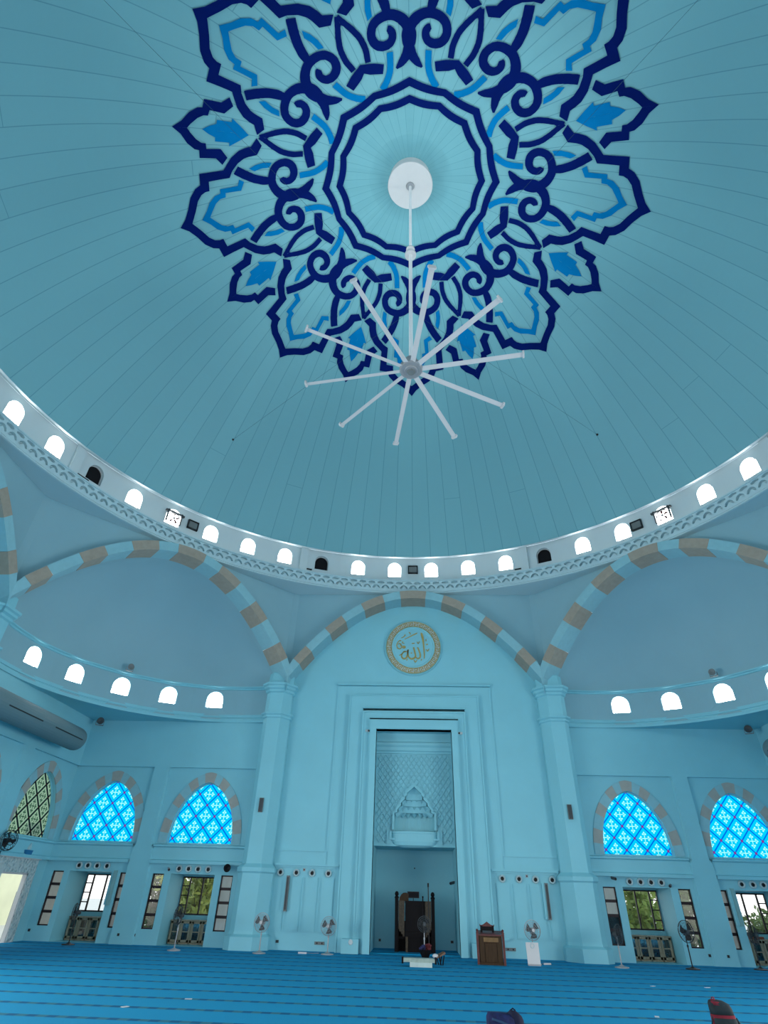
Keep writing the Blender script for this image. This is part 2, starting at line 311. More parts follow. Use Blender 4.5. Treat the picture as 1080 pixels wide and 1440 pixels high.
def rect_grid(mb, u0, u1, v0, v1, holes, F, mi=0):
    us = sorted({u0, u1, *[min(max(h[k], u0), u1) for h in holes for k in (0, 1)]}); vs = sorted({v0, v1, *[min(max(h[k], v0), v1) for h in holes for k in (2, 3)]})
    for i in range(len(us) - 1):
        for j in range(len(vs) - 1):
            a, b = (us[i] + us[i + 1]) / 2, (vs[j] + vs[j + 1]) / 2
            if any(h[0] < a < h[1] and h[2] < b < h[3] for h in holes): continue
            mb.quad(F(us[i], vs[j], 0), F(us[i + 1], vs[j], 0), F(us[i + 1], vs[j + 1], 0), F(us[i], vs[j + 1], 0), mi)
def arch_hole(cx, z0, w, h, n=10):
    """round-headed opening"""
    r = w / 2; P = [(cx - r, z0), (cx + r, z0)]
    return P + [(cx + r * cos(pi * k / n), z0 + h - r + r * sin(pi * k / n)) for k in range(n + 1)]
def point_half(z, hw=1.445, h=2.43):
    t = min(max(z / h, 0), 1); return hw * max(0, 1 - t ** 2.2) ** .62
def pointed(n=14, hw=1.445, h=2.43):
    Z = [h * sin(pi / 2 * k / n) for k in range(n + 1)]
    return [(point_half(z, hw, h), z) for z in Z] + [(-point_half(z, hw, h), z) for z in Z[-2::-1]]

# --- dome: shallow pointed profile
def dome_z(r): return 17.208 + 16 * (-1.224 + 1.927 * sqrt(max(0, 1 - (r / 16) ** 2 / 1.69)))
DR = 15.7
mb = MB(); prof = [DR * sin(pi / 2 * k / 40) for k in range(40, 0, -1)] + [.02]
NS = 96
mb.loft([[(r * sin(2 * pi * k / NS), r * cos(2 * pi * k / NS), dome_z(r)) for k in range(NS)] for r in prof], 0, True)
ceiling = mb.build('ceiling', dome_m)
tag(ceiling, 'great pale blue panelled dome painted with a navy eight-petalled rosette', 'dome', kind='structure')
# painted ornament: half a petal, mirrored and repeated eight times
def drape(pieces, off):
    import bmesh
    bm = bmesh.new()
    for a, b in pieces:
        P = [Vector((p[0], p[1], 0)) for p in a] + [Vector((p[0], p[1], 0)) for p in reversed(b)]
        vs = [bm.verts.new(p) for p in P]
        for t in tessellate_polygon([P]):
            try: bm.faces.new([vs[i] for i in t])
            except ValueError: pass
    for _ in range(5):
        L = [e for e in bm.edges if e.calc_length() > .45]
        if not L: break
        bmesh.ops.subdivide_edges(bm, edges=L, cuts=1); bmesh.ops.triangulate(bm, faces=bm.faces[:])
    bm.verts.index_update()
    V = [v.co.copy() for v in bm.verts]; Fc = [[v.index for v in f.verts] for f in bm.faces]; bm.free()
    out = MB()
    for k in range(8):
        for s in (1, -1):
            a0 = radians(45 * k); pts = []
            for v in V:
                r = hypot(v.x, v.y); a = a0 + s * atan2(v.y, v.x)
                seg = 2 * pi / NS; aa = a % seg - seg / 2
                rf = r * cos(seg / 2) / cos(aa)          # the dome is faceted: height of the flat panel under the paint
                pts.append((r * sin(a), r * cos(a), dome_z(r / (cos(seg / 2) / cos(aa))) - off))
            out.add(pts, Fc)
    return out
def lobed(ra0, ra1, rb0, rb1):
    out = []
    c, d = cos(radians(22.5)), sin(radians(22.5))
    for r0, r1 in ((ra0, rb0), (ra1, rb1)):
        out.append([(16 * ((1 - t) * r0 + t * r1 * c - .004 * sin(pi * t)), 16 * (t * r1 * d - .0008 * sin(pi * t))) for t in (0, .125, .25, .375, .5, .625, .75, .875, 1)])
    return out
RINGS = [lobed(.248, .228, .236, .2195), lobed(.2085, .190, .204, .187)]
drape(NAVY + RINGS, .045).build('navy_ornament', navy_m, ceiling)
drape(BLUE, .04).build('blue_ornament', blue_m, ceiling)

# --- drum with its ring of windows
def cyl(R, cx=0, cy=0, a_off=0):
    """u = degrees clockwise from the front, v = z, d = outwards"""
    return lambda u, v, d: (cx + (R + d) * sin(radians(u)), cy + (R + d) * cos(radians(u)), v)
DW = 2.9; ZW0, ZW1 = 16.75, 17.74
mb = MB(); F = cyl(16.0)
for k in range(48):
    kk = (k - 24) + .5; u = kk * 7.5; seen = True
    if seen:
        hole = arch_hole(0, 0, 1, 1)  # unit, then stretched
        r = .385; pts = [(-r, 0), (r, 0)] + [(r * cos(pi * q / 10), .49 + .41 * sin(pi * q / 10)) for q in range(11)]
        hole = [(u + p[0] * 180 / pi / 16, ZW0 + p[1]) for p in pts]
        hole_cell(mb, (u - 3.75, u + 3.75, 16.2, 17.95), hole, (u, ZW0 + .45), F, .22)
    else:
        mb.quad(F(u - 3.75, 16.2, 0), F(u + 3.75, 16.2, 0), F(u + 3.75, 17.95, 0), F(u - 3.75, 17.95, 0))
# shallow piers between the bays of the drum, eaves and ledge
for k in range(8):
    u = 22.5 + 45 * k
    for s in (-.75, .75):
        for j in range(2): pass
    mb.loft([[F(u - .75, z, 0), F(u - .75, z, -.16), F(u + .75, z, -.16), F(u + .75, z, 0)] for z in (16.2, 17.95)], 0, False)
A = [[(r * sin(2 * pi * k / NS), r * cos(2 * pi * k / NS), z) for k in range(NS)] for r, z in ((DR, dome_z(DR)), (DR - .03, 17.86), (DR + .08, 17.84), (DR + .10, 17.97), (16.02, 17.97))]
mb.loft(A, 0, True)
drum = mb.build('wall_drum', paint_drum)
tag(drum, 'pale band of wall under the dome, pierced by a ring of small windows', 'wall', kind='structure')
# carved parapet below the windows
mb = MB(); F = cyl(15.4); n = 108; step = 202.5 / n
def oval(u, z, a, b, n=10): return [(u + a * cos(2 * pi * k / n), z + b * sin(2 * pi * k / n)) for k in range(n)]
for k in range(n):
    u = -101.25 + (k + .5) * step; h = step / 2
    hole_cell(mb, (u - h, u + h, 15.93, 16.13), oval(u, 16.03, step * .38, .085), (u, 16.035), F, .16)
    u2 = u + h
    ch = [(u2 - .86 * h, 15.70), (u2 - .55 * h, 15.66), (u2 - .30 * h, 15.76), (u2, 15.80), (u2 + .30 * h, 15.76), (u2 + .55 * h, 15.66), (u2 + .86 * h, 15.70), (u2 + .62 * h, 15.83), (u2 + .25 * h, 15.90), (u2, 15.915), (u2 - .25 * h, 15.90), (u2 - .62 * h, 15.83)]
    hole_cell(mb, (u2 - h, u2 + h, 15.62, 15.93), ch, (u2, 15.86), F, .16)
us = [-101.25 + 202.5 * i / 160 for i in range(161)]
for pr in ([(.16, 15.55), (.16, 16.2)], [(.0, 16.13), (-.05, 16.14), (-.05, 16.2), (.62, 16.2)], [(0, 15.62), (0, 15.56), (-.04, 15.54), (-.04, 15.50), (0, 15.48), (-.07, 15.45), (-.07, 15.40), (.0, 15.38)]):
    mb.loft([[F(u, z, d) for u in us] for d, z in pr], 0, False)
us2 = [101.25 + 157.5 * i / 60 for i in range(61)]
mb.loft([[F(u, z, d) for u in us2] for d, z in ((.62, 16.2), (0, 16.2), (0, 15.38))], 0, False)
# flat soffit between parapet and octagon
us3 = [i * 2.25 for i in range(161)]
mb.loft([[F(u, 15.40, 0) for u in us3], [F(u, 15.40, 1.6) for u in us3]], 0, False)
par = mb.build('trim_1', paint_par)
tag(par, 'carved pale blue parapet ring of pierced ovals and leaves under the dome windows', 'parapet', kind='structure')

# windows of the ring
def ring_window(k, R, cx, cy, w, h, ang, z, mat):
    mbp = MB(); r = w / 2
    pts = [(-r, 0), (r, 0)] + [(r * cos(pi * q / 10), h - r * 1.06 + r * 1.06 * sin(pi * q / 10)) for q in range(11)]
    fr = MB(); inn = [(p[0] * .93, .03 + p[1] * .94) for p in pts]
    fr.strip([(p[0], 0, p[1]) for p in pts], [(p[0], 0, p[1]) for p in inn], 0, True)
    fr.strip([(p[0], 0, p[1]) for p in inn], [(p[0], .05, p[1]) for p in inn], 0, True)
    o = fr.build('window_%d' % k, white_mt, None, (cx + (R + .14) * sin(radians(ang)), cy + (R + .14) * cos(radians(ang)), z), -radians(ang))
    mbp.poly([(p[0], .04, p[1]) for p in pts]); mbp.build('pane', mat, o)
    return o
ORD = ['first', 'second', 'third', 'fourth', 'fifth', 'sixth', 'seventh', 'eighth', 'ninth', 'tenth', 'eleventh', 'twelfth']
wn_ = 0
for i in range(-24, 24):
    kk = i + .5; dark = (i + 3) % 6 == 0; wn_ += 1
    o = ring_window(wn_, 16.0, 0, 0, .77, .90, kk * 7.5, ZW0, void_m if dark else daylight)
    side = 'left' if kk < 0 else 'right'; q = int(abs(kk))
    if abs(kk) > 12:
        tag(o, 'bright arched dome-ring window on the rear half, behind the viewer', 'window', 'rear windows around the dome', 'structure'); continue
    tag(o, ('dark blind' if dark else 'bright') + ' arched dome-ring window, %s to the %s of the middle flat panel' % (ORD[q], side), 'window', 'small arched windows around the dome', 'structure')

# --- octagon: arches, spandrels, half domes
def arch_in(x): return 14.94 - .1125 * x * x
XS = [-6.62 + 13.24 * i / 64 for i in range(65)]
def arch_out(x, t=.44):
    s = .225 * x; L = sqrt(1 + s * s); return x + t * s / L, arch_in(x) + t / L
BRK = [(-5.70, -5.16), (-4.28, -3.5), (-2.56, -1.51), (-.65, .65), (1.51, 2.56), (3.5, 4.28), (5.16, 5.70)]
def make_arch(deg, label):
    T = ROT(deg); mb = MB()
    cuts = sorted({-6.62, 6.62, *[e for b in BRK for e in b]})
    for i in range(len(cuts) - 1):
        a, b = cuts[i], cuts[i + 1]; mid = (a + b) / 2; mi = 1 if any(q[0] < mid < q[1] for q in BRK) else 0
        n = max(2, int((b - a) / .2)); X = [a + (b - a) * k / n for k in range(n + 1)]; pr = .012 if mi else 0
        I = [(x, arch_in(x) - pr) for x in X]; O = [arch_out(x) for x in X]
        yf = ARCH - pr; K = tan(radians(22.5)); cl = lambda x, y: max(-y * K, min(y * K, x))
        fi, fo = [T(cl(x, yf), yf, z) for x, z in I], [T(cl(x, yf), yf, z) for x, z in O]
        mb.strip(fi, fo, mi); mb.strip(fi, [T(x, W + .02, z) for x, z in I], mi); mb.strip(fo, [T(cl(x, AP), AP + .1, z) for x, z in O], mi)
        if mi:
            for q in (0, -1): mb.quad(T(I[q][0], yf, I[q][1]), T(O[q][0], yf, O[q][1]), T(O[q][0], AP, O[q][1]), T(I[q][0], W, I[q][1]), 1)
    o = mb.build('trim_%d' % (10 + deg // 45 % 8), [stone_w, stone])
    return tag(o, label, 'arch', 'great arches of beige and pale blue stones', 'structure')
for d, l in ((0, 'great banded arch above the gilt roundel'), (-45, 'great banded arch over the half dome left of the roundel'), (45, 'great banded arch over the half dome right of the roundel'), (-90, 'great banded arch at the far left edge over the side wall'), (90, 'great banded arch over the side wall opposite the left edge')):
    make_arch(d, l)
# spandrel walls of the octagon
mb = MB(); XL = 6.26
for k in range(8):
    T = ROT(45 * k); X = [XL * (-1 + 2 * i / 60) for i in range(61)]
    low = []
    for x in X:
        # extrados height at x
        lo, hi = -7.0, 7.0
        for _ in range(40):
            m = (lo + hi) / 2
            if arch_out(m)[0] < x: lo = m
            else: hi = m
        low.append(min(15.41, arch_out(lo)[1] - .05))
    mb.strip([T(x, AP, z) for x, z in zip(X, low)], [T(x, AP, 15.42) for x in X])
    a, b = T(XL, AP, 15.42), ROT(45 * k + 45)(-XL, AP, 15.42)
    c, d = T(XL, AP, low[-1]), ROT(45 * k + 45)(-XL, AP, low[0])
    e = ROT(45 * k + 22.5)(0, 16.85, 15.42); f = ROT(45 * k + 22.5)(0, 16.85, 9.8)
    mb.quad(a, b, d, c); mb.quad(c, d, ROT(45 * k + 45)(-XL + .02, AP + .1, 9.8), T(XL - .02, AP + .1, 9.8))
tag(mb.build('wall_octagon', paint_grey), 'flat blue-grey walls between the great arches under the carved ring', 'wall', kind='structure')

# half domes in the diagonals
CX, RR = 8.7, 7.28
def half_dome(deg, windows):
    sx, sy = (1 if deg in (45, 135) else -1), (1 if deg in (45, -45) else -1)
    T = ROT(deg); F = lambda u, v, d: (sx * (CX + (RR + d) * cos(radians(u))), sy * (CX + (RR + d) * sin(radians(u))), v)
    name = {45: 'right', -45: 'left', 135: 'rear_right', -135: 'rear_left'}[deg]
    # arc limits where it meets the arch plane
    A0, A1 = 45 - 59.6, 45 + 59.6
    mb = MB(); edges = [A0, 0.8] ; wa = [80.0, 62.4, 44.8, 27.2, 9.6]
    cells = sorted([(a - 8.8, a + 8.8, a) for a in wa])
    def plain_strip(a, b):
        U = [a + (b - a) * i / 10 for i in range(11)]; mb.strip([F(u, 8.7, 0) for u in U], [F(u, 10.35, 0) for u in U])
    plain_strip(A0, cells[0][0]); plain_strip(cells[-1][1], A1)
    for a, b, c in cells:
        if windows:
            r = .40; pts = [(-r, 0), (r, 0)] + [(r * cos(pi * q / 10), .40 + .38 * sin(pi * q / 10)) for q in range(11)]
            hole = [(c - p[0] * 180 / pi / RR, 9.33 + p[1]) for p in pts]
            hole_cell(mb, (a, b, 8.7, 10.35), hole, (c, 9.7), F, .2)
        else: plain_strip(a, b)
    U = [A0 + (A1 - A0) * i / 48 for i in range(49)]
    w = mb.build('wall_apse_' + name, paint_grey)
    tag(w, 'curved band of wall with five bright arched windows under the %s half dome' % name.replace('_', ' '), 'wall', kind='structure')
    # vault
    mb = MB(); rows = []; n = 24
    for j in range(n + 1):
        t = j / n; row = []
        for i in range(49):
            f = -1 + 2 * i / 48; u = 45 + (A1 - 45) * f * (1 if True else 1); s = f * 6.3
            s = s if deg in (-45, 135) else -s
            P = Vector(F(u, 10.35, 0)); zt = arch_in(s); Q = Vector(T(s, W, max(zt, 10.36)))
            h = 1 - cos(t * pi / 2); v = sin(t * pi / 2)
            row.append((P.x + (Q.x - P.x) * h, P.y + (Q.y - P.y) * h, P.z + (Q.z - P.z) * v))
        rows.append(row)
    mb.loft(rows, 0, False)
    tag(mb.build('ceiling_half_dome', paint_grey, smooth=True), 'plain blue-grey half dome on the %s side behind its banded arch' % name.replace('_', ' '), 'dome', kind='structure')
    # mouldings and corner soffit
    mb = MB()
    for pr in ([(0, 10.22), (-.05, 10.24), (-.05, 10.30), (-.12, 10.33), (-.12, 10.38), (.02, 10.42)], [(0, 9.02), (-.04, 9.0), (-.04, 8.94), (-.09, 8.92), (-.09, 8.86), (-.05, 8.84), (-.05, 8.78), (-.16, 8.74), (-.16, 8.62), (.3, 8.62)]):
        mb.loft([[F(u, z, d) for u in U] for d, z in pr], 0, False)
    # soffit out to the corner
    inner, outer = [], []
    for u in U:
        c, s = cos(radians(u)), sin(radians(u)); t = min((W - CX) / c if c > .05 else 99, (W - CX) / s if s > .05 else 99)
        t = max(t, RR + .05) if t < 20 else RR + .3
        inner.append(F(u, 8.64, 0)); outer.append((sx * (CX + t * c), sy * (CX + t * s), 8.64))
    mb.strip(inner, outer)
    cu = [(sx * W, sy * W, 8.64)]
    mb.add([(sx * (CX + (W - CX) * 1), sy * (CX + (W - CX) * .985), 8.64), cu[0], (sx * (CX + (W - CX) * .985), sy * W, 8.64)], [(0, 1, 2)])
    tag(mb.build('trim_2', paint, smooth=False), 'moulded cornice and flat soffit at the foot of the %s half dome' % name.replace('_', ' '), 'cornice', kind='structure')
    return F
half_dome(135, False); half_dome(-135, False)
for deg in (-45, 45):
    half_dome(deg, True); s = 1 if deg > 0 else -1; side = 'right' if s > 0 else 'left'
    for i, a in enumerate([80.0, 62.4, 44.8, 27.2, 9.6]):
        wn_ += 1; az = s * (90 - a)
        o = ring_window(wn_, RR, s * CX, CX, .80, .77, az, 9.33, daylight)
        tag(o, 'bright arched window in the %s half dome, %s out from the pier by the niche' % (side, ORD[i]), 'window', 'arched windows of the %s half dome' % side, 'structure')

# --- walls
BAYS = [9.46, 13.92]
NARROW = [(7.70, 8.21), (10.70, 11.20), (12.12, 12.63), (15.13, 15.63)]
NICHE = [(8.50, 10.40), (12.95, 14.87)]
MH, MZ = 1.775, 8.36            # prayer niche opening
GH = pointed()
def wall_half(mb, M, s, door=False, front=False):
    """one half of a wall: s = side, from the pier outwards"""
    P = lambda dy=0: (lambda u, v, d: M(s * u, W + dy + d, v))
    up, mid = P(-.13), P(0)
    rect_grid(mb, 7.0, W, 6.57, 8.8, [], up); rect_grid(mb, 7.0, W, 2.78, 3.45, [], mid)
    mb.quad(M(s * 7.0, W - .13, 6.57), M(s * W, W - .13, 6.57), M(s * W, W, 6.57), M(s * 7.0, W, 6.57))
    for b, (a0, a1) in zip(BAYS, ((7.0, 11.48), (12.24, W))):
        hole = [(b + x, 3.54 + z) for x, z in GH]
        hole_cell(mb, (a0, a1, 3.43, 6.57), hole, (b, 4.5), mid, .22)
    # pilaster between the bays, wider below
    mb.loft([[M(s * u, W - d, z) for u, d in ((11.48 - w, 0), (11.52 - w, .13), (12.20 + w, .13), (12.24 + w, 0))] for z, w in ((6.57, 0), (3.43, 0), (3.30, .10), (2.77, .12), (0, .12))], 0, False)
    # sill ledge over the low windows
    for a0, a1 in ((7.0, 11.40), (12.32, W)):
        mb.loft([[M(s * u, W - d, z) for u in (a0, a1)] for d, z in ((0, 3.50), (.14, 3.46), (.14, 3.40), (.06, 3.36), (.10, 2.92), (.19, 2.88), (.19, 2.77), (.0, 2.77))], 0, False)
    holes = [(a, b, .51, 2.41) for a, b in NARROW] + [(a, b, 0, 2.42) for a, b in NICHE]
    if door: holes = [(a, b, .51, 2.41) for a, b in NARROW[:2]] + [(NICHE[0][0], NICHE[0][1], 0, 2.42), (13.0, 14.72, 0, 2.22)]
    rect_grid(mb, 7.0, W, 0, 2.80, holes, mid)
    for h in holes:                                   # reveals
        a, b, z0, z1 = h; d = .16 if z0 > 0 else .0
        if d: mb.strip([mid(*p, 0) for p in ((a, z0), (b, z0), (b, z1), (a, z1))], [mid(*p, d) for p in ((a, z0), (b, z0), (b, z1), (a, z1))], 0, True)
def niche_box(mb, M, s, a, b, deep=1.58, ext=1):
    P = lambda u, y, z: M(s * u, y, z)
    Y1 = W + deep
    for u in (a, b): mb.quad(P(u, W, 0), P(u, Y1, 0), P(u, Y1, 2.42), P(u, W, 2.42))
    mb.quad(P(a, W, 2.42), P(b, W, 2.42), P(b, Y1, 2.42), P(a, Y1, 2.42)); mb.quad(P(a, W, 0), P(b, W, 0), P(b, Y1, 0), P(a, Y1, 0))
    rect_grid(mb, a, b, 0, 2.42, [(a + .03, b - .03, .98, 2.36)], lambda u, v, d: P(u, Y1, v))
    # outer skin
    e = .14
    for u in (a - e, b + e): ye = 18.65 if u < a else Y1 + .1; mb.quad(P(u, W + .2, 0), P(u, ye, 0), P(u, ye, 2.75), P(u, W + .2, 2.75), ext)
    mb.quad(P(a - e, W + .2, 2.7), P(b + e, W + .2, 2.7), P(b + e, Y1 + .1, 2.7), P(a - e, Y1 + .1, 2.7), ext)
    rect_grid(mb, a - e, b + e, 0, 2.7, [(a + .03, b - .03, .98, 2.36)], lambda u, v, d: P(u, Y1 + .1, v), ext)

# front wall
mb = MB()
for s in (-1, 1):
    wall_half(mb, FR, s)
    for a, b in NICHE: niche_box(mb, FR, s, a, b)
Ff = lambda u, v, d: (u, W + d, v)
rect_grid(mb, -7.0, 7.0, 0, 15.2, [(-MH, MH, 0, MZ)], Ff)
# raised border and panels either side of the prayer niche
for s in (-1, 1):
    B = lambda x0, x1, z0, z1, d: mb.box(min(s * x0, s * x1), max(s * x0, s * x1), W - d, W + .01, z0, z1)
    B(3.2, 5.95, 2.83, 2.92, .14); B(3.2, 5.95, 2.76, 2.83, .05); B(3.72, 6.0, 3.36, 3.42, .05)
    B(3.72, 3.80, 3.40, 10.5, .06)
    for i in range(4):                                  # tall panels below
        c = 5.68 - .68 * i
        B(c - .275, c + .275, .60, 2.42, .035); B(c - .24, c + .24, .64, 2.38, .05)
    B(3.2, 3.72, .55, .62, .10)
    B(2.2, 2.87, 0, .46, .62)
wall_front = mb.build('wall_front', [paint, ext_wall])
tag(wall_front, 'pale blue prayer wall with the tall niche and low windows', 'wall', kind='structure')
# stepped frame of the prayer niche
mb = MB()
def portal(x0, x1, z0, z1, y0, zb=0, zg=0):
    """inverted U between half widths x0<x1 and heads z0<z1, standing y0 out from the wall; the head starts zg above the legs' top, leaving a deep groove"""
    for s in (-1, 1): mb.box(min(s * x0, s * x1), max(s * x0, s * x1), W - y0, W + .01, zb, z1)
    mb.box(-x0, x0, W - y0, W + .01, z0 + zg, z1)
portal(3.16, 3.72, 10.03, 10.50, .05, 2.86); portal(3.10, 3.16, 9.97, 10.03, .24); portal(2.47, 3.10, 9.22, 9.97, .20, 0, .13)  # head grooves shaped in to give dark lines like overhang shadow
portal(2.40, 2.47, 9.15, 9.22, .34); portal(2.12, 2.40, 8.80, 9.15, .30, 0, .08); portal(2.06, 2.12, 8.74, 8.80, .44); portal(MH, 2.06, MZ, 8.74, .48)
mb.box(-3.8, 3.8, W - .18, W, 10.52, 10.60); mb.box(-3.8, 3.8, W - .10, W, 10.60, 10.66); mb.box(-2.47, 2.47, W - .36, W, 9.35, 9.40); mb.box(-2.12, 2.12, W - .40, W, 8.88, 8.93)
tag(mb.build('trim_3', paint), 'stepped pale blue frame around the tall prayer niche', 'frame', kind='structure')
# carved strip on the outer border: fine raised lozenges
# recess of the niche
mb = MB(); Y1 = 18.55
for s in (-1, 1): mb.quad((s * MH, W - .4, 0), (s * MH, Y1, 0), (s * MH, Y1, MZ), (s * MH, W - .4, MZ))
mb.quad((-MH, Y1, 0), (MH, Y1, 0), (MH, Y1, MZ), (-MH, Y1, MZ)); mb.quad((-MH, W - .4, MZ), (MH, W - .4, MZ), (MH, Y1, MZ), (-MH, Y1, MZ))
tag(mb.build('wall_niche', paint), 'plain blue walls of the deep prayer recess behind the wooden throne', 'wall', kind='structure')
mb = MB(); mb.box(-MH, MH, W - .06, Y1, -.1, .03)
tag(mb.build('floor_niche', carpet), 'raised blue carpeted step inside the prayer recess', 'floor', kind='structure')

# hanging carved canopy with the stalactite hood
def latticemat():
    m, nt, b = newmat('lattice_paint'); co, x, y, z = coords(nt)
    f1 = mth(nt, 'FRACT', mth(nt, 'ADD', mth(nt, 'DIVIDE', mth(nt, 'ADD', x, mth(nt, 'MULTIPLY', z, .72)), .21), 50)); f2 = mth(nt, 'FRACT', mth(nt, 'ADD', mth(nt, 'DIVIDE', mth(nt, 'SUBTRACT', x, mth(nt, 'MULTIPLY', z, .72)), .21), 50))
    g1 = mth(nt, 'ABSOLUTE', mth(nt, 'SUBTRACT', f1, .5)); g2 = mth(nt, 'ABSOLUTE', mth(nt, 'SUBTRACT', f2, .5))
    h = mth(nt, 'MAXIMUM', mth(nt, 'GREATER_THAN', g1, .40), mth(nt, 'GREATER_THAN', g2, .40))
    bp = N(nt, 'ShaderNodeBump'); bp.inputs['Strength'].default_value = .9; bp.inputs['Distance'].default_value = .06
    nt.links.new(h, bp.inputs['Height']); nt.links.new(bp.outputs[0], b.inputs['Normal'])
    b.inputs['Base Color'].default_value = (*WALLC, 1); b.inputs['Roughness'].default_value = .55; return m
lattice = latticemat()
YP = 16.45
OUT = [(-1.10, 3.9), (-1.10, 4.25), (-.98, 4.25), (-.98, 4.98), (-.84, 5.0), (-.84, 5.12), (-.66, 5.32), (-.66, 5.42), (-.46, 5.60), (-.46, 5.70), (-.36, 5.78), (-.36, 5.86), (0, 6.16)]
OUT = OUT + [(-x, z) for x, z in reversed(OUT[:-1])]
mb = MB(); Fp = lambda u, v, d: (u, YP + d, v)
hole_cell(mb, (-MH, MH, 3.74, 7.46), OUT, (0, 4.4), Fp, .1)
can = mb.build('wall_canopy', lattice)
tag(can, 'lattice-carved hood hanging across the upper half of the prayer recess', 'hood', kind='structure')
# raised diagonal lattice on the hood, kept clear of the stalactite opening
mb = MB()
def inside(x, z):
    c = False
    for i in range(len(OUT)):
        (x0, z0), (x1, z1) = OUT[i], OUT[(i + 1) % len(OUT)]
        if (z0 > z) != (z1 > z) and x < x0 + (z - z0) / (z1 - z0) * (x1 - x0): c = not c
    return c
sl = 1.35
for dr in (-1, 1):
    for k in range(-40, 41):
        c0 = k * .24; z = 3.80
        while z < 7.40:
            x0, x1, z1 = c0 + dr * (z - 5.6) / sl, c0 + dr * (z + .12 - 5.6) / sl, z + .12
            xm, zm = (x0 + x1) / 2, z + .06
            if max(abs(x0), abs(x1)) < MH - .02 and not inside(xm / 1.06, zm if zm < 4.5 else 4.5 + (zm - 4.5) / 1.05) and not (abs(xm) < 1.24 and zm < 4.35):
                w_ = .018; y0 = YP - .035
                mb.quad((x0 - w_, y0, z), (x0 + w_, y0, z), (x1 + w_, y0, z1), (x1 - w_, y0, z1))
                for q in (-1, 1): mb.quad((x0 + q * w_, y0, z), (x1 + q * w_, y0, z1), (x1 + q * (w_ + .012), YP - .002, z1), (x0 + q * (w_ + .012), YP - .002, z))
            z += .12
mb.build('lattice', paint, can)
mb = MB()
mb.box(-MH, MH, YP - .05, YP + .02, 3.66, 3.74); mb.quad((-MH, YP - .05, 3.66), (MH, YP - .05, 3.66), (MH, Y1, 3.66), (-MH, Y1, 3.66))
mb.loft([[(x, y, z) for x in (-MH, MH)] for y, z in ((YP, 7.44), (YP - .05, 7.46), (YP - .05, 7.52), (YP - .12, 7.58), (YP - .12, 7.72), (YP - .2, 7.80), (YP - .2, 7.92), (YP - .05, 7.98), (YP - .05, MZ))], 0, False)
# raised outline
def scale_out(k, c=(0, 4.6)): return [(c[0] + (x - c[0]) * k, c[1] + (z - c[1]) * k) for x, z in OUT]
A_, B_ = OUT, scale_out(.91)
mb.strip([(x, YP - .13, z) for x, z in A_], [(x, YP - .13, z) for x, z in B_], 0, True); mb.strip([(x, YP - .13, z) for x, z in A_], [(x, YP + .02, z) for x, z in A_], 0, True); mb.strip([(x, YP - .13, z) for x, z in B_], [(x, YP + .1, z) for x, z in B_], 0, True)
# concave tiers, each narrower and shallower going up
def arc(r, dpt, z, n=20): return [(r * cos(pi * k / n), YP + .02 + dpt * sin(pi * k / n), z) for k in range(n + 1)]
tiers = [(.92, .62, 4.15, 5.0), (.74, .40, 5.0, 5.25), (.56, .28, 5.25, 5.5), (.38, .18, 5.5, 5.75)]
last = None
for r, dp, z0, z1 in tiers:
    if last: mb.strip(last, arc(r, dp, z0))
    mb.loft([arc(r, dp, z0), arc(r, dp, z1)], 0, False); last = arc(r, dp, z1)
mb.strip(last, [(0, YP + .02, 6.1)] * 21)
for r, dp, z, n in ((.91, .60, 4.92, 9), (.80, .52, 5.17, 7), (.62, .40, 5.42, 6), (.44, .28, 5.66, 4)):   # stalactite rows
    for k in range(n):
        a0, a1 = pi * k / n, pi * (k + 1) / n; am = (a0 + a1) / 2; q = lambda a, rr, zz: (rr * r * cos(a), YP + .02 + rr * dp * sin(a), zz)
        mb.add([q(a0, 1.0, z + .07), q(a1, 1.0, z + .07), q(am, .62, z + .07), q(am, .86, z - .13)], [(0, 2, 3), (2, 1, 3), (0, 1, 2)])
# bowed balcony at the foot
rows = []
for f, z in ((.55, 3.62), (.9, 3.70), (1.0, 3.84), (1.0, 4.14), (1.04, 4.16), (1.04, 4.22), (.9, 4.22)):
    rows.append([(1.0 * f * cos(pi * k / 20), YP + .05 - .34 * f * sin(pi * k / 20), z) for k in range(21)])
mb.loft(rows, 0, False); mb.poly(rows[0])
mb.add([(p[0], p[1], 4.2) for p in rows[-1]], [tuple(range(21))])
for s in (-1, 1):
    mb.box(s * 1.14 - .08, s * 1.14 + .08, YP - .08, YP, 3.74, 4.3)
    for r0, r1, z0, z1 in ((.90, 1.12, 3.74, 5.0), (.78, .90, 4.98, 5.34), (.60, .74, 5.28, 5.58), (.42, .54, 5.5, 5.8)): mb.box(min(s * r0, s * r1), max(s * r0, s * r1), YP + .02, YP + .16, z0, z1)
tag(mb.build('trim_4', paint), 'stepped stalactite hood with a bowed balcony inside the prayer recess', 'hood', kind='structure')

# left and right walls
for M, name, lab in ((LW, 'left', 'pale blue left side wall with a bright doorway'), (RW, 'right', 'pale blue right side wall')):
    mb = MB()
    wall_half(mb, M, -1 if M is LW else 1, door=True); wall_half(mb, M, 1 if M is LW else -1, door=False)
    for q in (-1, 1): niche_box(mb, M, q, *NICHE[0])
    niche_box(mb, M, 1 if M is LW else -1, *NICHE[1])
    rect_grid(mb, -7.0, 7.0, 0, 15.2, [(-4.8, 6.6, 0, 5.2) if M is LW else (-6.6, 4.8, 0, 5.2)], lambda u, v, d: M(u, W + d, v))   # unseen opening added to go with the side fill lamp
    tag(mb.build('wall_' + name, [paint, ext_wall]), lab, 'wall', kind='structure')
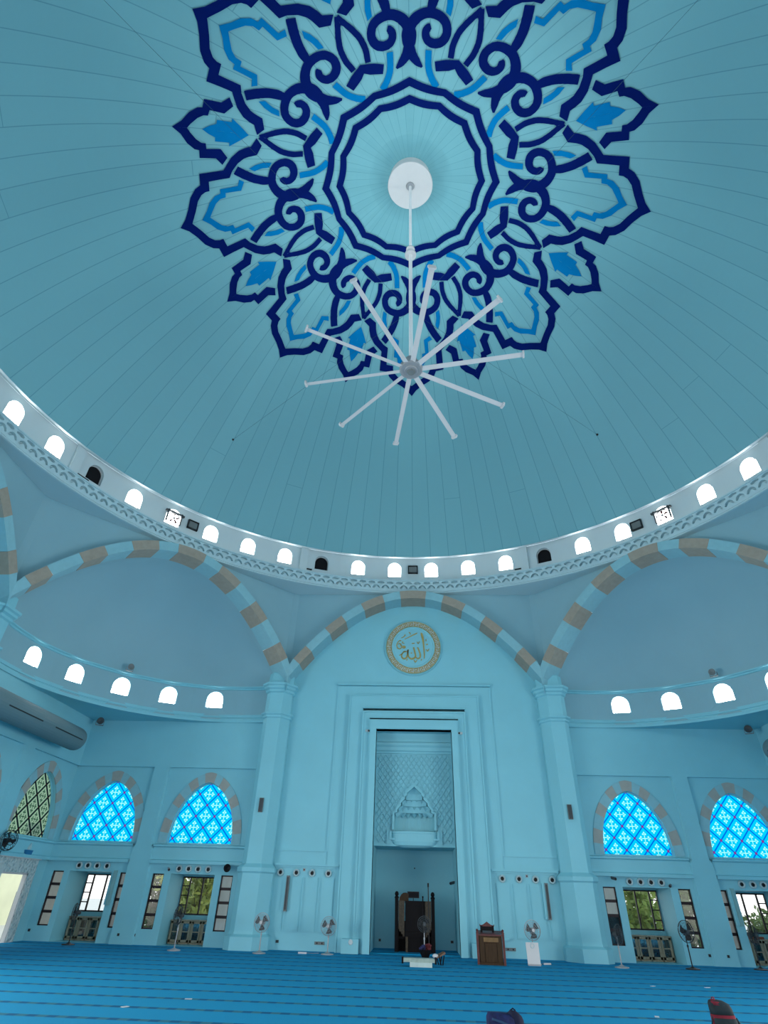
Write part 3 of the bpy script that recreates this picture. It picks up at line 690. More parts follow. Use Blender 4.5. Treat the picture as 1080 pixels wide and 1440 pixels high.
# unseen rear wall; its wide opening is added for the light
mb = MB()
rect_grid(mb, -W, W, 0, 15.2, [(-12.5, 12.5, 0, 6.5)], lambda u, v, d: (u, -W + d, v))
tag(mb.build('wall_rear', paint), 'pale blue rear wall with a wide opening added to let in light', 'wall', kind='structure')

mb = MB(); mb.box(-W, W, -W, W, -.2, 0)
tag(mb.build('floor', carpet), 'bright blue prayer carpet with rows of dashed lines', 'carpet', kind='structure')

# --- piers with two moulded capitals
def pier(M, name, lab):
    mb = MB(); SEC = [(7.25, 16.02), (7.25, 15.5), (7.02, 15.24), (6.38, 15.24), (6.02, 15.68), (6.02, 16.02)]
    cx, cy = 6.64, 16.02
    def sec(g, z): return [M(cx + (x - cx) * (1 + g / .61), cy + (y - cy) * (1 + g / .66), z) for x, y in SEC]
    prof = [(.24, 0), (.24, .42), (.12, .50), (.10, .60), (.10, 2.50), (.15, 2.56), (.15, 2.70), (.0, 2.84), (.0, 8.72), (.05, 8.76), (.05, 8.84), (.12, 8.90), (.12, 8.97), (.0, 9.0), (.0, 9.92), (.07, 9.97), (.07, 10.06), (.15, 10.12), (.15, 10.22), (.22, 10.27), (.22, 10.36), (.0, 10.42), (-.02, 10.9), (-.3, 11.2)]
    mb.loft([sec(g, z) for g, z in prof], 0, False)
    # tall panels on the plinth
    for a, b in ((0, 1), (2, 3)):
        pass
    for x0, x1 in ((6.40, 6.66), (6.74, 7.0)):
        mb.box(x0, x1, 15.12, 15.2, .64, 2.44, 0, M)
    return tag(mb.build(name, paint), lab, 'pier', kind='structure')
pier(lambda x, y, z: (-x, y, z), 'trim_5', 'pale blue pier with moulded capitals left of the prayer niche')
pier(FR, 'trim_6', 'pale blue pier with moulded capitals right of the prayer niche')
pier(lambda x, y, z: LW(-x, y, z), 'trim_7', 'pale blue pier with moulded capitals on the left side wall')
pier(RW, 'trim_8', 'pale blue pier with moulded capitals on the right side wall')

# --- stained glass windows with banded stone surrounds
def stained_window(M, rz, s, b, mat, lab):
    global wn_
    wn_ += 1; loc = M(s * b, W, 3.54)
    root = thing('window_%d' % wn_, lab, 'window', loc, rz, 'stained glass windows', 'structure')
    P = pointed(20); g = MB(); g.poly([(x, 0, z - 2.41) for x, z in P]); g.build('pane', mat, root, (0, .20, 2.41))
    fr = MB(); inn = [(x * .975, .02 + z * .975) for x, z in P]
    fr.strip([(x, .15, z) for x, z in P], [(x, .15, z) for x, z in inn], 0, True); fr.strip([(x, .15, z) for x, z in inn], [(x, .2, z) for x, z in inn], 0, True); fr.build('frame', paint, root)
    # surround
    n = 120; PP = pointed(60); outer = []
    for i, (x, z) in enumerate(PP):
        a, c = PP[max(i - 1, 0)], PP[min(i + 1, n)]; tx, tz = c[0] - a[0], c[1] - a[1]; L = hypot(tx, tz) or 1
        outer.append((x + tz / L * .52, z - tx / L * .52))
    apex = n // 2
    L = [0]
    for i in range(n): L.append(L[-1] + hypot(PP[i + 1][0] - PP[i][0], PP[i + 1][1] - PP[i][1]))
    T = L[-1]; st = MB()
    bands = [(.06, .14), (.225, .292), (.358, .418), (.465, .535), (.582, .642), (.708, .775), (.86, .94)]
    def at(Q, f):
        f = f * T
        for i in range(n):
            if L[i + 1] >= f:
                k = (f - L[i]) / (L[i + 1] - L[i] + 1e-9); return (Q[i][0] + (Q[i + 1][0] - Q[i][0]) * k, Q[i][1] + (Q[i + 1][1] - Q[i][1]) * k)
        return Q[-1]
    cuts = sorted({0, 1, *[e for q in bands for e in q]})
    # keep the outer line clean over the point
    for i in range(len(cuts) - 1):
        a, c = cuts[i], cuts[i + 1]; mid = (a + c) / 2; mi = 1 if any(q[0] < mid < q[1] for q in bands) else 0
        F_ = [a + (c - a) * k / 8 for k in range(9)]; d = -.05 if mi else -.045
        I = [at(PP, f) for f in F_]
        O = []
        for f, (x, z) in zip(F_, I):
            ph = atan2(z / 2.43 ** 2, x / 1.445 ** 2 * .75); O.append((x + .40 * cos(ph), z + .42 * sin(ph)))
        st.strip([(x, d, z) for x, z in I], [(x, d, z) for x, z in O], mi); st.strip([(x, d, z) for x, z in I], [(x, .02, z) for x, z in I], mi); st.strip([(x, d, z) for x, z in O], [(x, 0, z) for x, z in O], mi)
    st.build('stone_surround', [stone_w, stone_p], root)
    return root
stained_window(FR, 0, -1, 9.46, stain_blue, 'glowing blue pointed stained glass window nearest the niche on its left')
stained_window(FR, 0, -1, 13.92, stain_blue, 'glowing blue pointed stained glass window in the far left corner bay')
stained_window(FR, 0, 1, 9.46, stain_blue, 'glowing blue pointed stained glass window nearest the niche on its right')
stained_window(FR, 0, 1, 13.92, stain_blue, 'glowing blue pointed stained glass window at the right edge')
stained_window(LW, radians(90), -1, 13.92, stain_pale, 'cream and green pointed stained glass window with black bars on the left wall')
stained_window(LW, radians(90), -1, 9.46, stain_pale, 'second pale pointed stained glass window along the left wall')
stained_window(RW, radians(-90), 1, 13.92, stain_blue, 'pointed stained glass window on the right side wall')

# --- low windows
def narrow_window(M, rz, s, a, b, lab):
    global wn_
    wn_ += 1; w = b - a; o = M(s * (a + b) / 2, W + .13, .51)
    fr = MB(); H = 1.90; t = .045
    fr.box(-w / 2, -w / 2 + t, -.05, .03, 0, H); fr.box(w / 2 - t, w / 2, -.05, .03, 0, H); fr.box(-w / 2, w / 2, -.05, .03, 0, t); fr.box(-w / 2, w / 2, -.05, .03, H - t, H)
    for k in (1, 2, 3): fr.box(-w / 2, w / 2, -.05, .03, H * k / 4 - .05, H * k / 4 + .05)
    r = fr.build('window_%d' % wn_, brownfr, None, o, rz)
    g = MB(); g.quad((-w / 2, 0, 0), (w / 2, 0, 0), (w / 2, 0, H), (-w / 2, 0, H)); g.build('pane', clear, r)
    return tag(r, lab, 'window', 'narrow four-pane windows', 'structure')
def niche_window(M, rz, s, a, b, lab):
    global wn_
    wn_ += 1; w = b - a - .06; o = M(s * (a + b) / 2, W + 1.6, .98); H = 1.38
    fr = MB(); t = .05
    x = [-w / 2, -w / 2 + .33, 0, w / 2 - .33, w / 2]
    for q in x: fr.box(max(q - t / 2, -w / 2), min(q + t / 2, w / 2), -.04, .04, 0, H)
    for z in (0, H - t): fr.box(-w / 2, w / 2, -.04, .04, z, z + t)
    for k in (1, 2, 3):
        for u0, u1 in ((x[0], x[1]), (x[3], x[4])): fr.box(u0, u1, -.035, .035, H * k / 4 - .02, H * k / 4 + .02)
    r = fr.build('window_%d' % wn_, brownfr, None, o, rz)
    g = MB(); g.quad((-w / 2, 0, 0), (w / 2, 0, 0), (w / 2, 0, H), (-w / 2, 0, H)); g.build('pane', clear, r)
    return tag(r, lab, 'window', 'wide low windows in the niches', 'structure')
for s, side in ((-1, 'left'), (1, 'right')):
    for (a, b), w in zip(NARROW, ('beside the pier', 'second out from the pier', 'third out from the pier', 'fourth out from the pier')):
        nw = narrow_window(FR, 0, s, a, b, 'tall narrow four-pane window on the %s of the prayer wall, %s' % (side, w))
        if s > 0 and w == 'beside the pier':
            q = MB(); q.box(-.22, .22, .02, .06, .03, .93); q.build('dark_panel', void_m, nw)
    for (a, b), w in zip(NICHE, ('nearer the pier', 'in the corner bay')):
        niche_window(FR, 0, s, a, b, 'brown framed window above a bookcase niche, %s side, %s' % (side, w))
# doorway on the left wall with its carved surround
def filigree():
    m, nt, b = newmat('carved_filigree'); co, x, y, z = coords(nt)
    v = N(nt, 'ShaderNodeTexVoronoi'); v.inputs['Scale'].default_value = 9; nt.links.new(co, v.inputs[0])
    bp = N(nt, 'ShaderNodeBump'); bp.inputs['Strength'].default_value = 1; bp.inputs['Distance'].default_value = .08
    nt.links.new(v.outputs[0], bp.inputs['Height']); nt.links.new(bp.outputs[0], b.inputs['Normal'])
    nt.links.new(mixc(nt, mth(nt, 'LESS_THAN', v.outputs[0], .32), (.50, .60, .60), (.30, .45, .48)), b.inputs['Base Color']); return m
fil = filigree()
door = thing('door_1', 'bright open doorway with a carved filigree surround on the left wall', 'doorway', (-W, 13.86, 0), radians(90), None, 'structure')
mb = MB()
for s in (-1, 1): mb.box(s * 1.11 - .22, s * 1.11 + .22, -.10, .02, 0, 2.26)
mb.box(-1.33, 1.33, -.10, .02, 2.26, 2.74); mb.build('surround', fil, door)
mb = MB()
for s in (-1, 1): mb.box(s * .86 - .03, s * .86 + .03, -.06, .10, 0, 2.25)
mb.box(-.89, .89, -.06, .10, 2.20, 2.26); mb.box(-1.4, 1.4, -.16, 0, 2.74, 2.80); mb.build('frame', white_mt, door)
# ------------------------------------------------------------------ things
def sstroke(pts, n=6):
    P = [Vector(p) for p in pts]; out = []
    for i in range(len(P) - 1):
        p0, p1, p2, p3 = P[max(i - 1, 0)], P[i], P[i + 1], P[min(i + 2, len(P) - 1)]
        for k in range(n):
            t = k / n; out.append(.5 * ((2 * p1) + (p2 - p0) * t + (2 * p0 - 5 * p1 + 4 * p2 - p3) * t * t + (3 * p1 - p0 - 3 * p2 + p3) * t ** 3))
    out.append(P[-1]); return out
# gilt roundel
rd = thing('calligraphy_roundel', 'round gilt calligraphy plaque high above the prayer niche', 'plaque', (0, W - .01, 12.56))
mb = MB(); mb.lathe([(0, -.07), (1.02, -.07), (1.05, -.10), (1.12, -.10), (1.13, -.07), (1.40, -.07), (1.46, -.10), (1.50, -.05), (1.50, 0)], 64, axis='y'); mb.build('disc', paint, rd)
mb = MB(); mb.lathe([(1.135, -.07), (1.135, -.10), (1.40, -.10), (1.40, -.07)], 64, axis='y'); mb.build('band', paint_drum, rd)
mb = MB()
for r0, r1 in ((1.125, 1.15), (1.385, 1.41)): mb.lathe([(r0, -.09), (r0, -.12), (r1, -.12), (r1, -.09)], 64, axis='y')
mb.build('gilt_rims', gold, rd)
mb = MB()
for k in range(28):                                    # key pattern
    a0 = 2 * pi * k / 28; q = lambda r, a: (r * cos(a0 + a), -.115, r * sin(a0 + a))
    for r0, r1, b0, b1 in ((1.165, 1.20, .01, .20), (1.33, 1.37, .01, .20), (1.165, 1.37, .01, .045), (1.165, 1.30, .165, .20), (1.23, 1.265, .08, .165), (1.23, 1.31, .08, .11), (1.285, 1.31, .08, .14)):
        mb.quad(q(r0, b0), q(r1, b0), q(r1, b1), q(r0, b1))
mb.build('key_pattern', gold, rd)
mb = MB(); K = .0041
def brush(pts):
    S = sstroke([(p[0], p[1], p[2]) for p in pts]); A, B = [], []
    for i, p in enumerate(S):
        t = S[min(i + 1, len(S) - 1)] - S[max(i - 1, 0)]; L = hypot(t.x, t.y) or 1; nx, ny = -t.y / L, t.x / L; w = max(p.z, 3) / 2 + 1.5
        A.append(((p.x + nx * w - 549) * K, -.10, (459 - p.y - ny * w) * K)); B.append(((p.x - nx * w - 549) * K, -.10, (459 - p.y + ny * w) * K))
    mb.strip(A, B)
    for Q in (A, B): mb.strip(Q, [(x, -.07, z) for x, _, z in Q])
for s in ([(650, 265, 4), (659, 290, 24), (672, 350, 22), (682, 450, 14), (688, 560, 12), (684, 612, 5)],
          [(603, 462, 13), (620, 500, 15), (636, 560, 16), (630, 598, 16), (603, 610, 13), (577, 588, 10)],
          [(553, 462, 15), (566, 520, 16), (577, 572, 16), (562, 602, 18), (522, 614, 18), (493, 592, 13), (482, 550, 12), (481, 496, 12)],
          [(484, 492, 14), (474, 560, 15), (458, 602, 17), (428, 614, 16), (402, 588, 13), (406, 552, 11), (434, 524, 10), (470, 520, 6)],
          [(438, 356, 4), (520, 312, 8), (600, 270, 11)], [(395, 338, 5), (430, 318, 7), (446, 292, 12)], [(492, 258, 5), (508, 272, 8), (512, 292, 4)],
          [(352, 486, 5), (338, 440, 9), (350, 400, 8), (376, 372, 7), (396, 380, 5)], [(352, 470, 6), (372, 484, 8), (396, 470, 8), (400, 440, 6), (380, 420, 5)], [(360, 430, 5), (374, 410, 6), (392, 425, 5), (384, 452, 5)], [(420, 385, 5), (408, 400, 6), (436, 414, 5)],
          [(372, 572, 5), (392, 560, 9), (412, 548, 4)], [(530, 412, 8), (566, 408, 8)], [(596, 388, 6), (612, 412, 7), (630, 382, 6)], [(712, 352, 6), (713, 382, 8)], [(714, 488, 6), (730, 512, 7), (748, 482, 6)], [(556, 630, 6), (575, 656, 7), (594, 628, 6)], [(644, 636, 8), (656, 616, 7)], [(464, 640, 8), (474, 618, 7)], [(420, 522, 8), (450, 514, 8)]):
    brush(s)
for x, y, r in ((430, 462, 24), (724, 424, 12), (525, 540, 10)):
    mb.poly([((x + r * cos(pi * k / 6) - 549) * K, -.10, (459 - y + r * .85 * sin(pi * k / 6)) * K) for k in range(12)])
mb.build('lettering', gold, rd)

# ceiling boss and great fan
bs = thing('ceiling_boss', 'round white plate at the crown of the dome', 'ceiling plate', (0, 0, 27.78))
mb = MB(); mb.lathe([(0, 0), (.98, 0), (1.0, .03), (1.0, .10), (.92, .12), (.92, .75), (0, .75)], 48); mb.build('plate', white_mt, bs)
mb = MB(); mb.lathe([(0, -.06), (.16, -.06), (.19, 0), (0, 0)], 20); mb.build('rose', grey_mt, bs)
fan = thing('ceiling_fan', 'huge ten-bladed white ceiling fan on a long rod', 'ceiling fan', (0, 0, 15.5))
mb = MB(); mb.tube([(0, 0, 6.8), (0, 0, 12.24)], .06, 10); mb.tube([(0, 0, .5), (0, 0, 6.8)], .07, 10); mb.build('rod', plain('white_rod_paint', (.82, .82, .82), .5, var=.02), fan)
mb = MB(); mb.lathe([(.0, 6.62), (.22, 6.62), (.22, 6.72), (.11, 6.76), (.11, 6.95), (.17, 7.0), (.17, 7.06), (0, 7.06)], 16); mb.build('collar', white_mt, fan)
mb = MB(); mb.lathe([(0, -.10), (.20, -.10), (.22, -.06), (.34, -.05), (.37, 0), (.37, .10), (.26, .16), (.20, .45), (.12, .52), (0, .52)], 28); mb.build('hub', grey_mt, fan)
mb = MB(); mb.lathe([(0, -.15), (.11, -.15), (.13, -.10), (0, -.10)], 20); mb.build('hub_cap', midgrey, fan)
for k in range(10):
    a = radians(90 - (-9.6 + 36 * k)); mb = MB(); ca, sa = cos(a), sin(a); rings = []
    for i in range(6):
        r = .34 + (3.46 - .34) * i / 5; dz = -.0 * r; cwx = .078; pt = .028
        pr = [(-cwx, -.02 + pt), (-cwx * .3, .028 + pt * .3), (cwx * .6, .012 - pt * .6), (cwx, -.004 - pt), (cwx * .4, -.014 - pt * .4), (-cwx * .4, -.012 + pt * .4)]
        rings.append([(r * ca - w_ * sa, r * sa + w_ * ca, z + dz) for w_, z in pr])
    mb.loft(rings, 0, True, True); bl = mb.build('blade', white_mt, fan)
    mb = MB(); q = lambda r, w_, z: (r * ca - w_ * sa, r * sa + w_ * ca, z)
    mb.loft([[q(r, w_, z) for w_, z in ((-.12, .03), (-.08, -.07), (.08, -.085), (.12, -.03), (.10, .07), (-.09, .08))] for r in (3.45, 3.50)], 0, True, True)
    mb.build('tip', white_mt, bl)
hk = []
mb = MB()
for sx in (-1, 1):
    for sy in (-1, 1): mb.tube([(.05 * sx, .05 * sy, 3.1), (9.42 * sx, 9.36 * sy, 5.84)], .0045, 5)
mb.build('guy_wires', plain('steel_wire', (.03, .07, .085), .7, spec=.1), fan)
for sx in (-1, 1):
    for sy in (1,): 
        h = MB(); h.ball((0, 0, 0), .06, 8, 6); h.tube([(0, 0, 0), (.1 * sx, .1 * sy, .10)], .03, 6); h.build('wire_hook', black, fan, (9.42 * sx, 9.36 * sy, 5.84))

# things on the drum
def on_ring(u, r, z): return (r * sin(radians(u)), r * cos(radians(u)), z)
def sign(u, lab):
    o = thing('panel_light', lab, 'floodlight', on_ring(u, 15.98, 16.93), -radians(u), 'framed floodlights between the dome windows')
    mb = MB(); t = .05
    for x0, x1, z0, z1 in ((-.28, .28, 0, t), (-.28, .28, .44, .49), (-.28, -.28 + t, 0, .49), (.28 - t, .28, 0, .49)): mb.box(x0, x1, -.12, 0, z0, z1)
    mb.build('frame', black, o); mb = MB(); mb.box(-.24, .24, -.07, 0, .04, .46); mb.build('face', midgrey, o); return o
sign(0, 'small black framed floodlight between dome windows above the middle arch')
sign(-45, 'small black framed floodlight beside the left exhaust fan in the dome ring')
sign(44, 'small black framed floodlight beside the right exhaust fan in the dome ring')
def exhaust(u, lab):
    o = thing('exhaust_fan', lab, 'exhaust fan', on_ring(u, 15.93, ZW0), -radians(u), 'exhaust fans in the dome windows')
    mb = MB()
    for s in (-1, 1): mb.box(s * .36 - .03, s * .36 + .03, -.10, .02, .05, .72)
    mb.box(-.5, .5, -.10, .02, .60, .68); mb.build('frame', darkgrey, o)
    mb = MB(); ring = [(.28 * cos(2 * pi * k / 20), -.04, .34 + .28 * sin(2 * pi * k / 20)) for k in range(20)]; mb.tube(ring, .022, 6, closed=True); mb.build('rim', darkgrey, o)
    for k in range(5):
        mb = MB(); a = 2 * pi * k / 5 + .3; q = lambda r, t, y: (r * cos(a + t), y, .34 + r * sin(a + t))
        mb.add([q(.05, -.4, -.02), q(.26, -.2, .0), q(.26, .28, -.06), q(.05, .4, -.05)], [(0, 1, 2, 3)]); mb.build('blade', red_wood, o)
    mb = MB(); mb.ball((0, -.05, .34), .06, 10, 6); mb.build('hub', darkgrey, o); return o
exhaust(-48.75, 'exhaust fan fitted in a dome window on the left, with a cross bar')
exhaust(48.75, 'exhaust fan fitted in a dome window on the right, with a cross bar')
def shelf_slot(u, lab):
    mb = MB(); mb.box(-.28, .28, -.06, .03, 0, .045)
    o = mb.build('air_slot', black, None, on_ring(u, 15.98, 16.62), -radians(u)); tag(o, lab, 'slot', 'thin black slots beside the dark dome windows'); return o
shelf_slot(-21.6, 'thin black slot under the dome, left of the dark window over the left pier')
shelf_slot(-65.5, 'thin black slot under the dome at far left beside a dark window')
shelf_slot(24.0 - 2.6, 'thin black slot under the dome, left of the dark window over the right pier')

# lamps and cameras near the half domes
def spot(loc, rz, lab, dark=False, k=1.0):
    o = thing('floodlight', lab, 'lamp', loc, rz); mb = MB()
    mb.lathe([(0, .10 * k), (.10 * k, .10 * k), (.14 * k, -.02 * k), (.19 * k, -.16 * k), (.17 * k, -.17 * k), (0, -.12 * k)], 18, axis='y'); mb.build('housing', darkgrey if dark else midgrey, o)
    mb = MB(); mb.box(-.2 * k, .2 * k, -.02, .02, -.22 * k, -.18 * k); mb.box(-.21 * k, -.19 * k, -.02, .02, -.2 * k, .02); mb.box(.19 * k, .21 * k, -.02, .02, -.2 * k, .02); 
    mb.build('bracket', midgrey, o)
    if dark: mb = MB(); mb.box(-.03, .03, -.03, .03, .08 * k, .20 * k); mb.build('stem', midgrey, o)
    return o
spot((-8.7 - 6.9 * cos(radians(45)), 8.7 + 6.9 * sin(radians(45)), 10.53), radians(45), 'small floodlight on the cornice over the left half dome windows', None, .8)
spot((8.7 + 6.9 * cos(radians(45)), 8.7 + 6.9 * sin(radians(45)), 10.53), radians(-45), 'small floodlight on the cornice over the right half dome windows', None, .8)
spot((-15.25, 15.4, 8.475), radians(30), 'dark lamp under the soffit in the left corner beyond the duct', True, .85)
spot((15.2, 15.2, 8.475), radians(-30), 'dark lamp under the soffit in the right corner beyond the duct', True, .85)
def duct(s, lab):
    o = thing('air_duct', lab, 'air duct', (0, 0, 0)); mb = MB(); xc, zc, r = 14.95 * s, 7.2, .47
    mb.loft([[(xc - s * r * f * sin(radians(a)), y, zc + r * f * cos(radians(a))) for a in range(0, 360, 12)] for y, f in ((2.0, 1), (13.3, 1), (13.42, .96), (13.5, .8), (13.53, .4))], 0, True, True); mb.build('casing', duct_m, o)
    for k in range(5):
        y1 = 13.1 - 3.1 * k; a = radians(100); mb = MB()
        P = [(xc - s * (r + .006) * sin(a + d), y, zc + (r + .006) * cos(a + d)) for y in (y1 - 2.2, y1) for d in (-.045, .045)]
        mb.add(P, [(0, 1, 3, 2)]); mb.build('slot', black, o)
    return o
duct(-1, 'long rounded grey air duct under the ceiling along the left wall')
duct(1, 'long rounded grey air duct under the ceiling along the right wall')

# speakers on the walls
def wall_speaker(x, lab):
    o = thing('wall_speaker', lab, 'speaker', (x, 15.30, 4.72), 0, 'short column speakers on the piers')
    mb = MB(); mb.box(-.09, .09, -.14, .02, 0, .56); mb.build('case', midgrey, o); mb = MB(); mb.box(-.075, .075, -.15, -.13, .02, .54); mb.build('grille', darkgrey, o)
    mb = MB(); mb.box(-.03, .03, 0, .10, .2, .36); mb.build('bracket', midgrey, o)
wall_speaker(-6.72, 'small dark wall speaker on the pier left of the prayer niche'); wall_speaker(6.64, 'small dark wall speaker on the pier right of the prayer niche')
def column_speaker(M, rz, x, m1, lab, y=15.9, z=1.25, h=1.22):
    o = thing('column_speaker', lab, 'speaker', M(x, y, z), rz, 'tall column speakers on the prayer wall')
    mb = MB(); mb.box(-.06, .06, -.11, .02, 0, h); mb.build('case', m1, o); mb = MB(); mb.box(-.035, .035, -.122, -.11, .05, h - .05); mb.build('grille', darkgrey if m1 is midgrey else m1, o)
    mb = MB(); mb.box(-.17, -.06, -.05, .06, .02, h - .02); mb.build('mounting_rail', paint, o)
column_speaker(FR, 0, -5.30, midgrey, 'tall slim grey column speaker on the panelled wall left of the niche')
column_speaker(FR, 0, 5.38, midgrey, 'tall slim grey column speaker on the panelled wall right of the niche')
palebl = plain('pale_teal_metal', (.20, .40, .42), .5, var=.04)
column_speaker(FR, 0, -12.80, palebl, 'pale teal column speaker beside the bookcase niche in the left corner', 15.97)
column_speaker(FR, 0, 12.80, palebl, 'pale teal column speaker beside the bookcase niche at the right edge', 15.97)

# round air nozzles
mbA = MB(); mbA.lathe([(.135, 0), (.135, -.05), (.115, -.07), (.075, -.045), (.07, -.01)], 20, axis='y')
mbB = MB(); mbB.lathe([(0, -.012), (.072, -.012), (.062, -.05), (.05, -.052), (.04, -.02), (0, -.02)], 14, axis='y')
noz = thing('air_nozzle', '', 'air nozzle', (0, 0, 0)); mbA.build('ring', nozzle_m, noz); mbB.build('throat', black, noz)
rows = [([-5.68, -5.0, -4.325, -3.635], 2.58, 15.98, 'left of the prayer niche'), ([3.635, 4.325, 5.0, 5.68], 2.58, 15.98, 'right of the prayer niche'), ([-10.08, -9.67, -9.25, -8.81], 2.60, 15.98, 'over the inner left bookcase niche'), ([-14.51, -14.12, -13.71, -13.27], 2.62, 15.98, 'over the corner left bookcase niche'),
        ([8.81, 9.25, 9.67, 10.08], 2.60, 15.98, 'over the inner right bookcase niche'), ([13.27, 13.71, 14.12, 14.51], 2.62, 15.98, 'over the bookcase niche at the right edge')]
first = True
for xs, z, y, w in rows:
    for i, x in enumerate(xs):
        lab = 'round air nozzle, %s from the left %s' % (ORD[i], w)
        if first: noz.location = (x, y, z); noz['label'] = lab; noz['group'] = 'air nozzles on the prayer wall'; first = False
        else: dup(noz, (x, y, z), None, lab, 'air nozzles on the prayer wall')

# cameras, horn, sockets
def cctv(x, y, z, rz, mat, lab):
    o = thing('security_camera', lab, 'camera', (x, y, z), rz); mb = MB(); mb.tube([(0, 0, 0), (0, -.08, -.02)], .03, 8); mb.build('mount', mat, o)
    mb = MB(); mb.tube([(0, -.04, -.03), (0, -.26, -.07)], .055, 10); mb.build('body', mat, o); mb = MB(); mb.tube([(0, -.26, -.07), (0, -.275, -.073)], .045, 10); mb.build('lens', black, o)
cctv(-2.28, 15.74, 8.33, .6, white_mt, 'small white camera at the upper left corner of the niche frame')
cctv(2.28, 15.74, 8.28, -.6, white_mt, 'small white camera at the upper right corner of the niche frame')
cctv(-10.56, 15.98, 2.62, .5, grey_mt, 'small grey camera beside the left row of air nozzles')
cctv(10.44, 15.98, 2.55, -.5, midgrey, 'small grey camera above the right narrow window, nearest the niche fan')
cctv(8.05, 15.80, 2.74, .4, darkgrey, 'dark camera under the ledge above the right bookcase niche')
cctv(1.72, 17.1, 2.45, -.8, darkgrey, 'tiny dark camera inside the prayer recess on its right wall')
hs = thing('horn_speaker', 'black horn speaker on a bracket beside the left air nozzles', 'speaker', (-8.02, 15.82, 2.66), .5)
mb = MB(); mb.lathe([(.03, 0), (.05, -.08), (.14, -.26), (.15, -.27), (0, -.12)], 16, axis='y'); mb.build('horn', black, hs); mb = MB(); mb.box(-.02, .02, -.05, .2, .05, .09); mb.box(.02, .16, .02, .06, .03, .09); mb.build('bracket', darkgrey, hs)
def socket(x, y, z, w, lab, mat=darkgrey, h=.09, name='wall_socket', cat='socket'):
    o = thing(name, lab, cat, (x, y, z)); mb = MB(); mb.box(-w, w, -.025, .01, -h / 2, h / 2); mb.build('plate', mat, o)
    mb = MB(); n = max(1, int(w / .07))
    for k in range(n): c = -w + (2 * k + 1) * w / n; mb.box(c - .025, c + .025, -.033, -.02, -.025, .025)
    mb.build('outlet', black, o)
socket(-15.84, 16, .35, .045, 'single dark socket low in the left corner'); socket(-12.0, 15.88, .31, .045, 'dark socket at the foot of the left pilaster, corner side'); socket(-11.39, 16, .31, .045, 'dark socket at the foot of the left pilaster, niche side')
socket(-5.86 + .35, 16, .27, .06, 'dark socket near the floor behind the second left fan'); socket(11.31, 16, .31, .045, 'dark socket at the foot of the right pilaster, niche side'); socket(11.95, 15.88, .31, .045, 'dark socket at the foot of the right pilaster, edge side')
socket(3.74, 16, .28, .20, 'row of wall sockets beside the wooden lectern', midgrey, .10); socket(-3.80, 16, .26, .20, 'row of wall sockets behind the fan left of the niche', midgrey, .10); socket(-1.53, 18.55, .2 + .1, .05, 'small dark socket low on the back of the recess at left'); socket(1.60, 18.55, .32, .06, 'small dark socket low on the back of the recess at right')
socket(0, 18.55, 2.95, .045, 'small pale sensor above the throne on the recess wall', paint, .10, 'wall_sensor', 'sensor')
for x, w in ((-4.68, 'left'), (4.66, 'right')): socket(x, 16, 2.69, .05, 'small pale sensor between the air nozzles %s of the niche' % w, grey_mt, .10, 'wall_sensor', 'sensor')
o = thing('round_outlet', 'round pale outlet on the plinth block left of the niche', 'outlet', (-2.50, 15.37, .36)); mb = MB(); mb.lathe([(0, -.02), (.07, -.02), (.09, 0), (0, 0)], 16, axis='y'); mb.build('rim', paint_drum, o)
# wall fan and box over the doorway
o = thing('wall_fan', 'black wall fan at the left edge above the doorway ledge', 'fan', (-15.7, 12.30, 3.25), radians(70)); mb = MB()
for r, y in ((.34, -.10), (.30, -.16), (.16, -.19), (.34, -.02)): mb.tube([(r * cos(2 * pi * k / 24), y, r * sin(2 * pi * k / 24)) for k in range(24)], .012, 5, closed=True)
for k in range(16): a = 2 * pi * k / 16; mb.tube([(.04 * cos(a), -.20, .04 * sin(a)), (.30 * cos(a), -.16, .30 * sin(a)), (.34 * cos(a), -.10, .34 * sin(a))], .006, 4)
mb.build('cage', black, o)
for k in range(3):
    mb = MB(); a = 2 * pi * k / 3; q = lambda r, t, y: (r * cos(a + t), y, r * sin(a + t)); mb.add([q(.05, -.5, -.06), q(.27, -.45, -.05), q(.30, .2, -.11), q(.06, .5, -.12)], [(0, 1, 2, 3)]); mb.build('blade', black, o)
mb = MB(); mb.tube([(0, .16, 0), (0, -.13, 0)], .07, 12); mb.tube([(0, .1, 0), (0, .28, -.2)], .04, 8); mb.build('motor', black, o)
bluepl = plain('blue_plastic', (.015, .16, .34), .4, var=.1)
o = thing('storage_box', 'blue box with a pale bag on the ledge over the doorway', 'box', (-15.92, 14.15, 2.80), radians(90)); mb = MB(); mb.loft([[(-.22 * f, -.11 * f, z), (.22 * f, -.11 * f, z), (.22 * f, .09 * f, z), (-.22 * f, .09 * f, z)] for f, z in ((.9, 0), (1, .20), (1.04, .20), (1.04, .24))], 0, True, True); mb.build('tub', bluepl, o)
mb = MB(); mb.loft([[(x + .06 + r * cos(2 * pi * k / 10), y + r * .6 * sin(2 * pi * k / 10), z) for k in range(10)] for x, y, r, z in ((0, 0, .12, .24), (.01, 0, .13, .32), (.04, 0, .07, .42), (.09, 0, .02, .50))], 0, True, True); mb.build('bag', plain('pale_bag', (.35, .55, .58), .6), o)

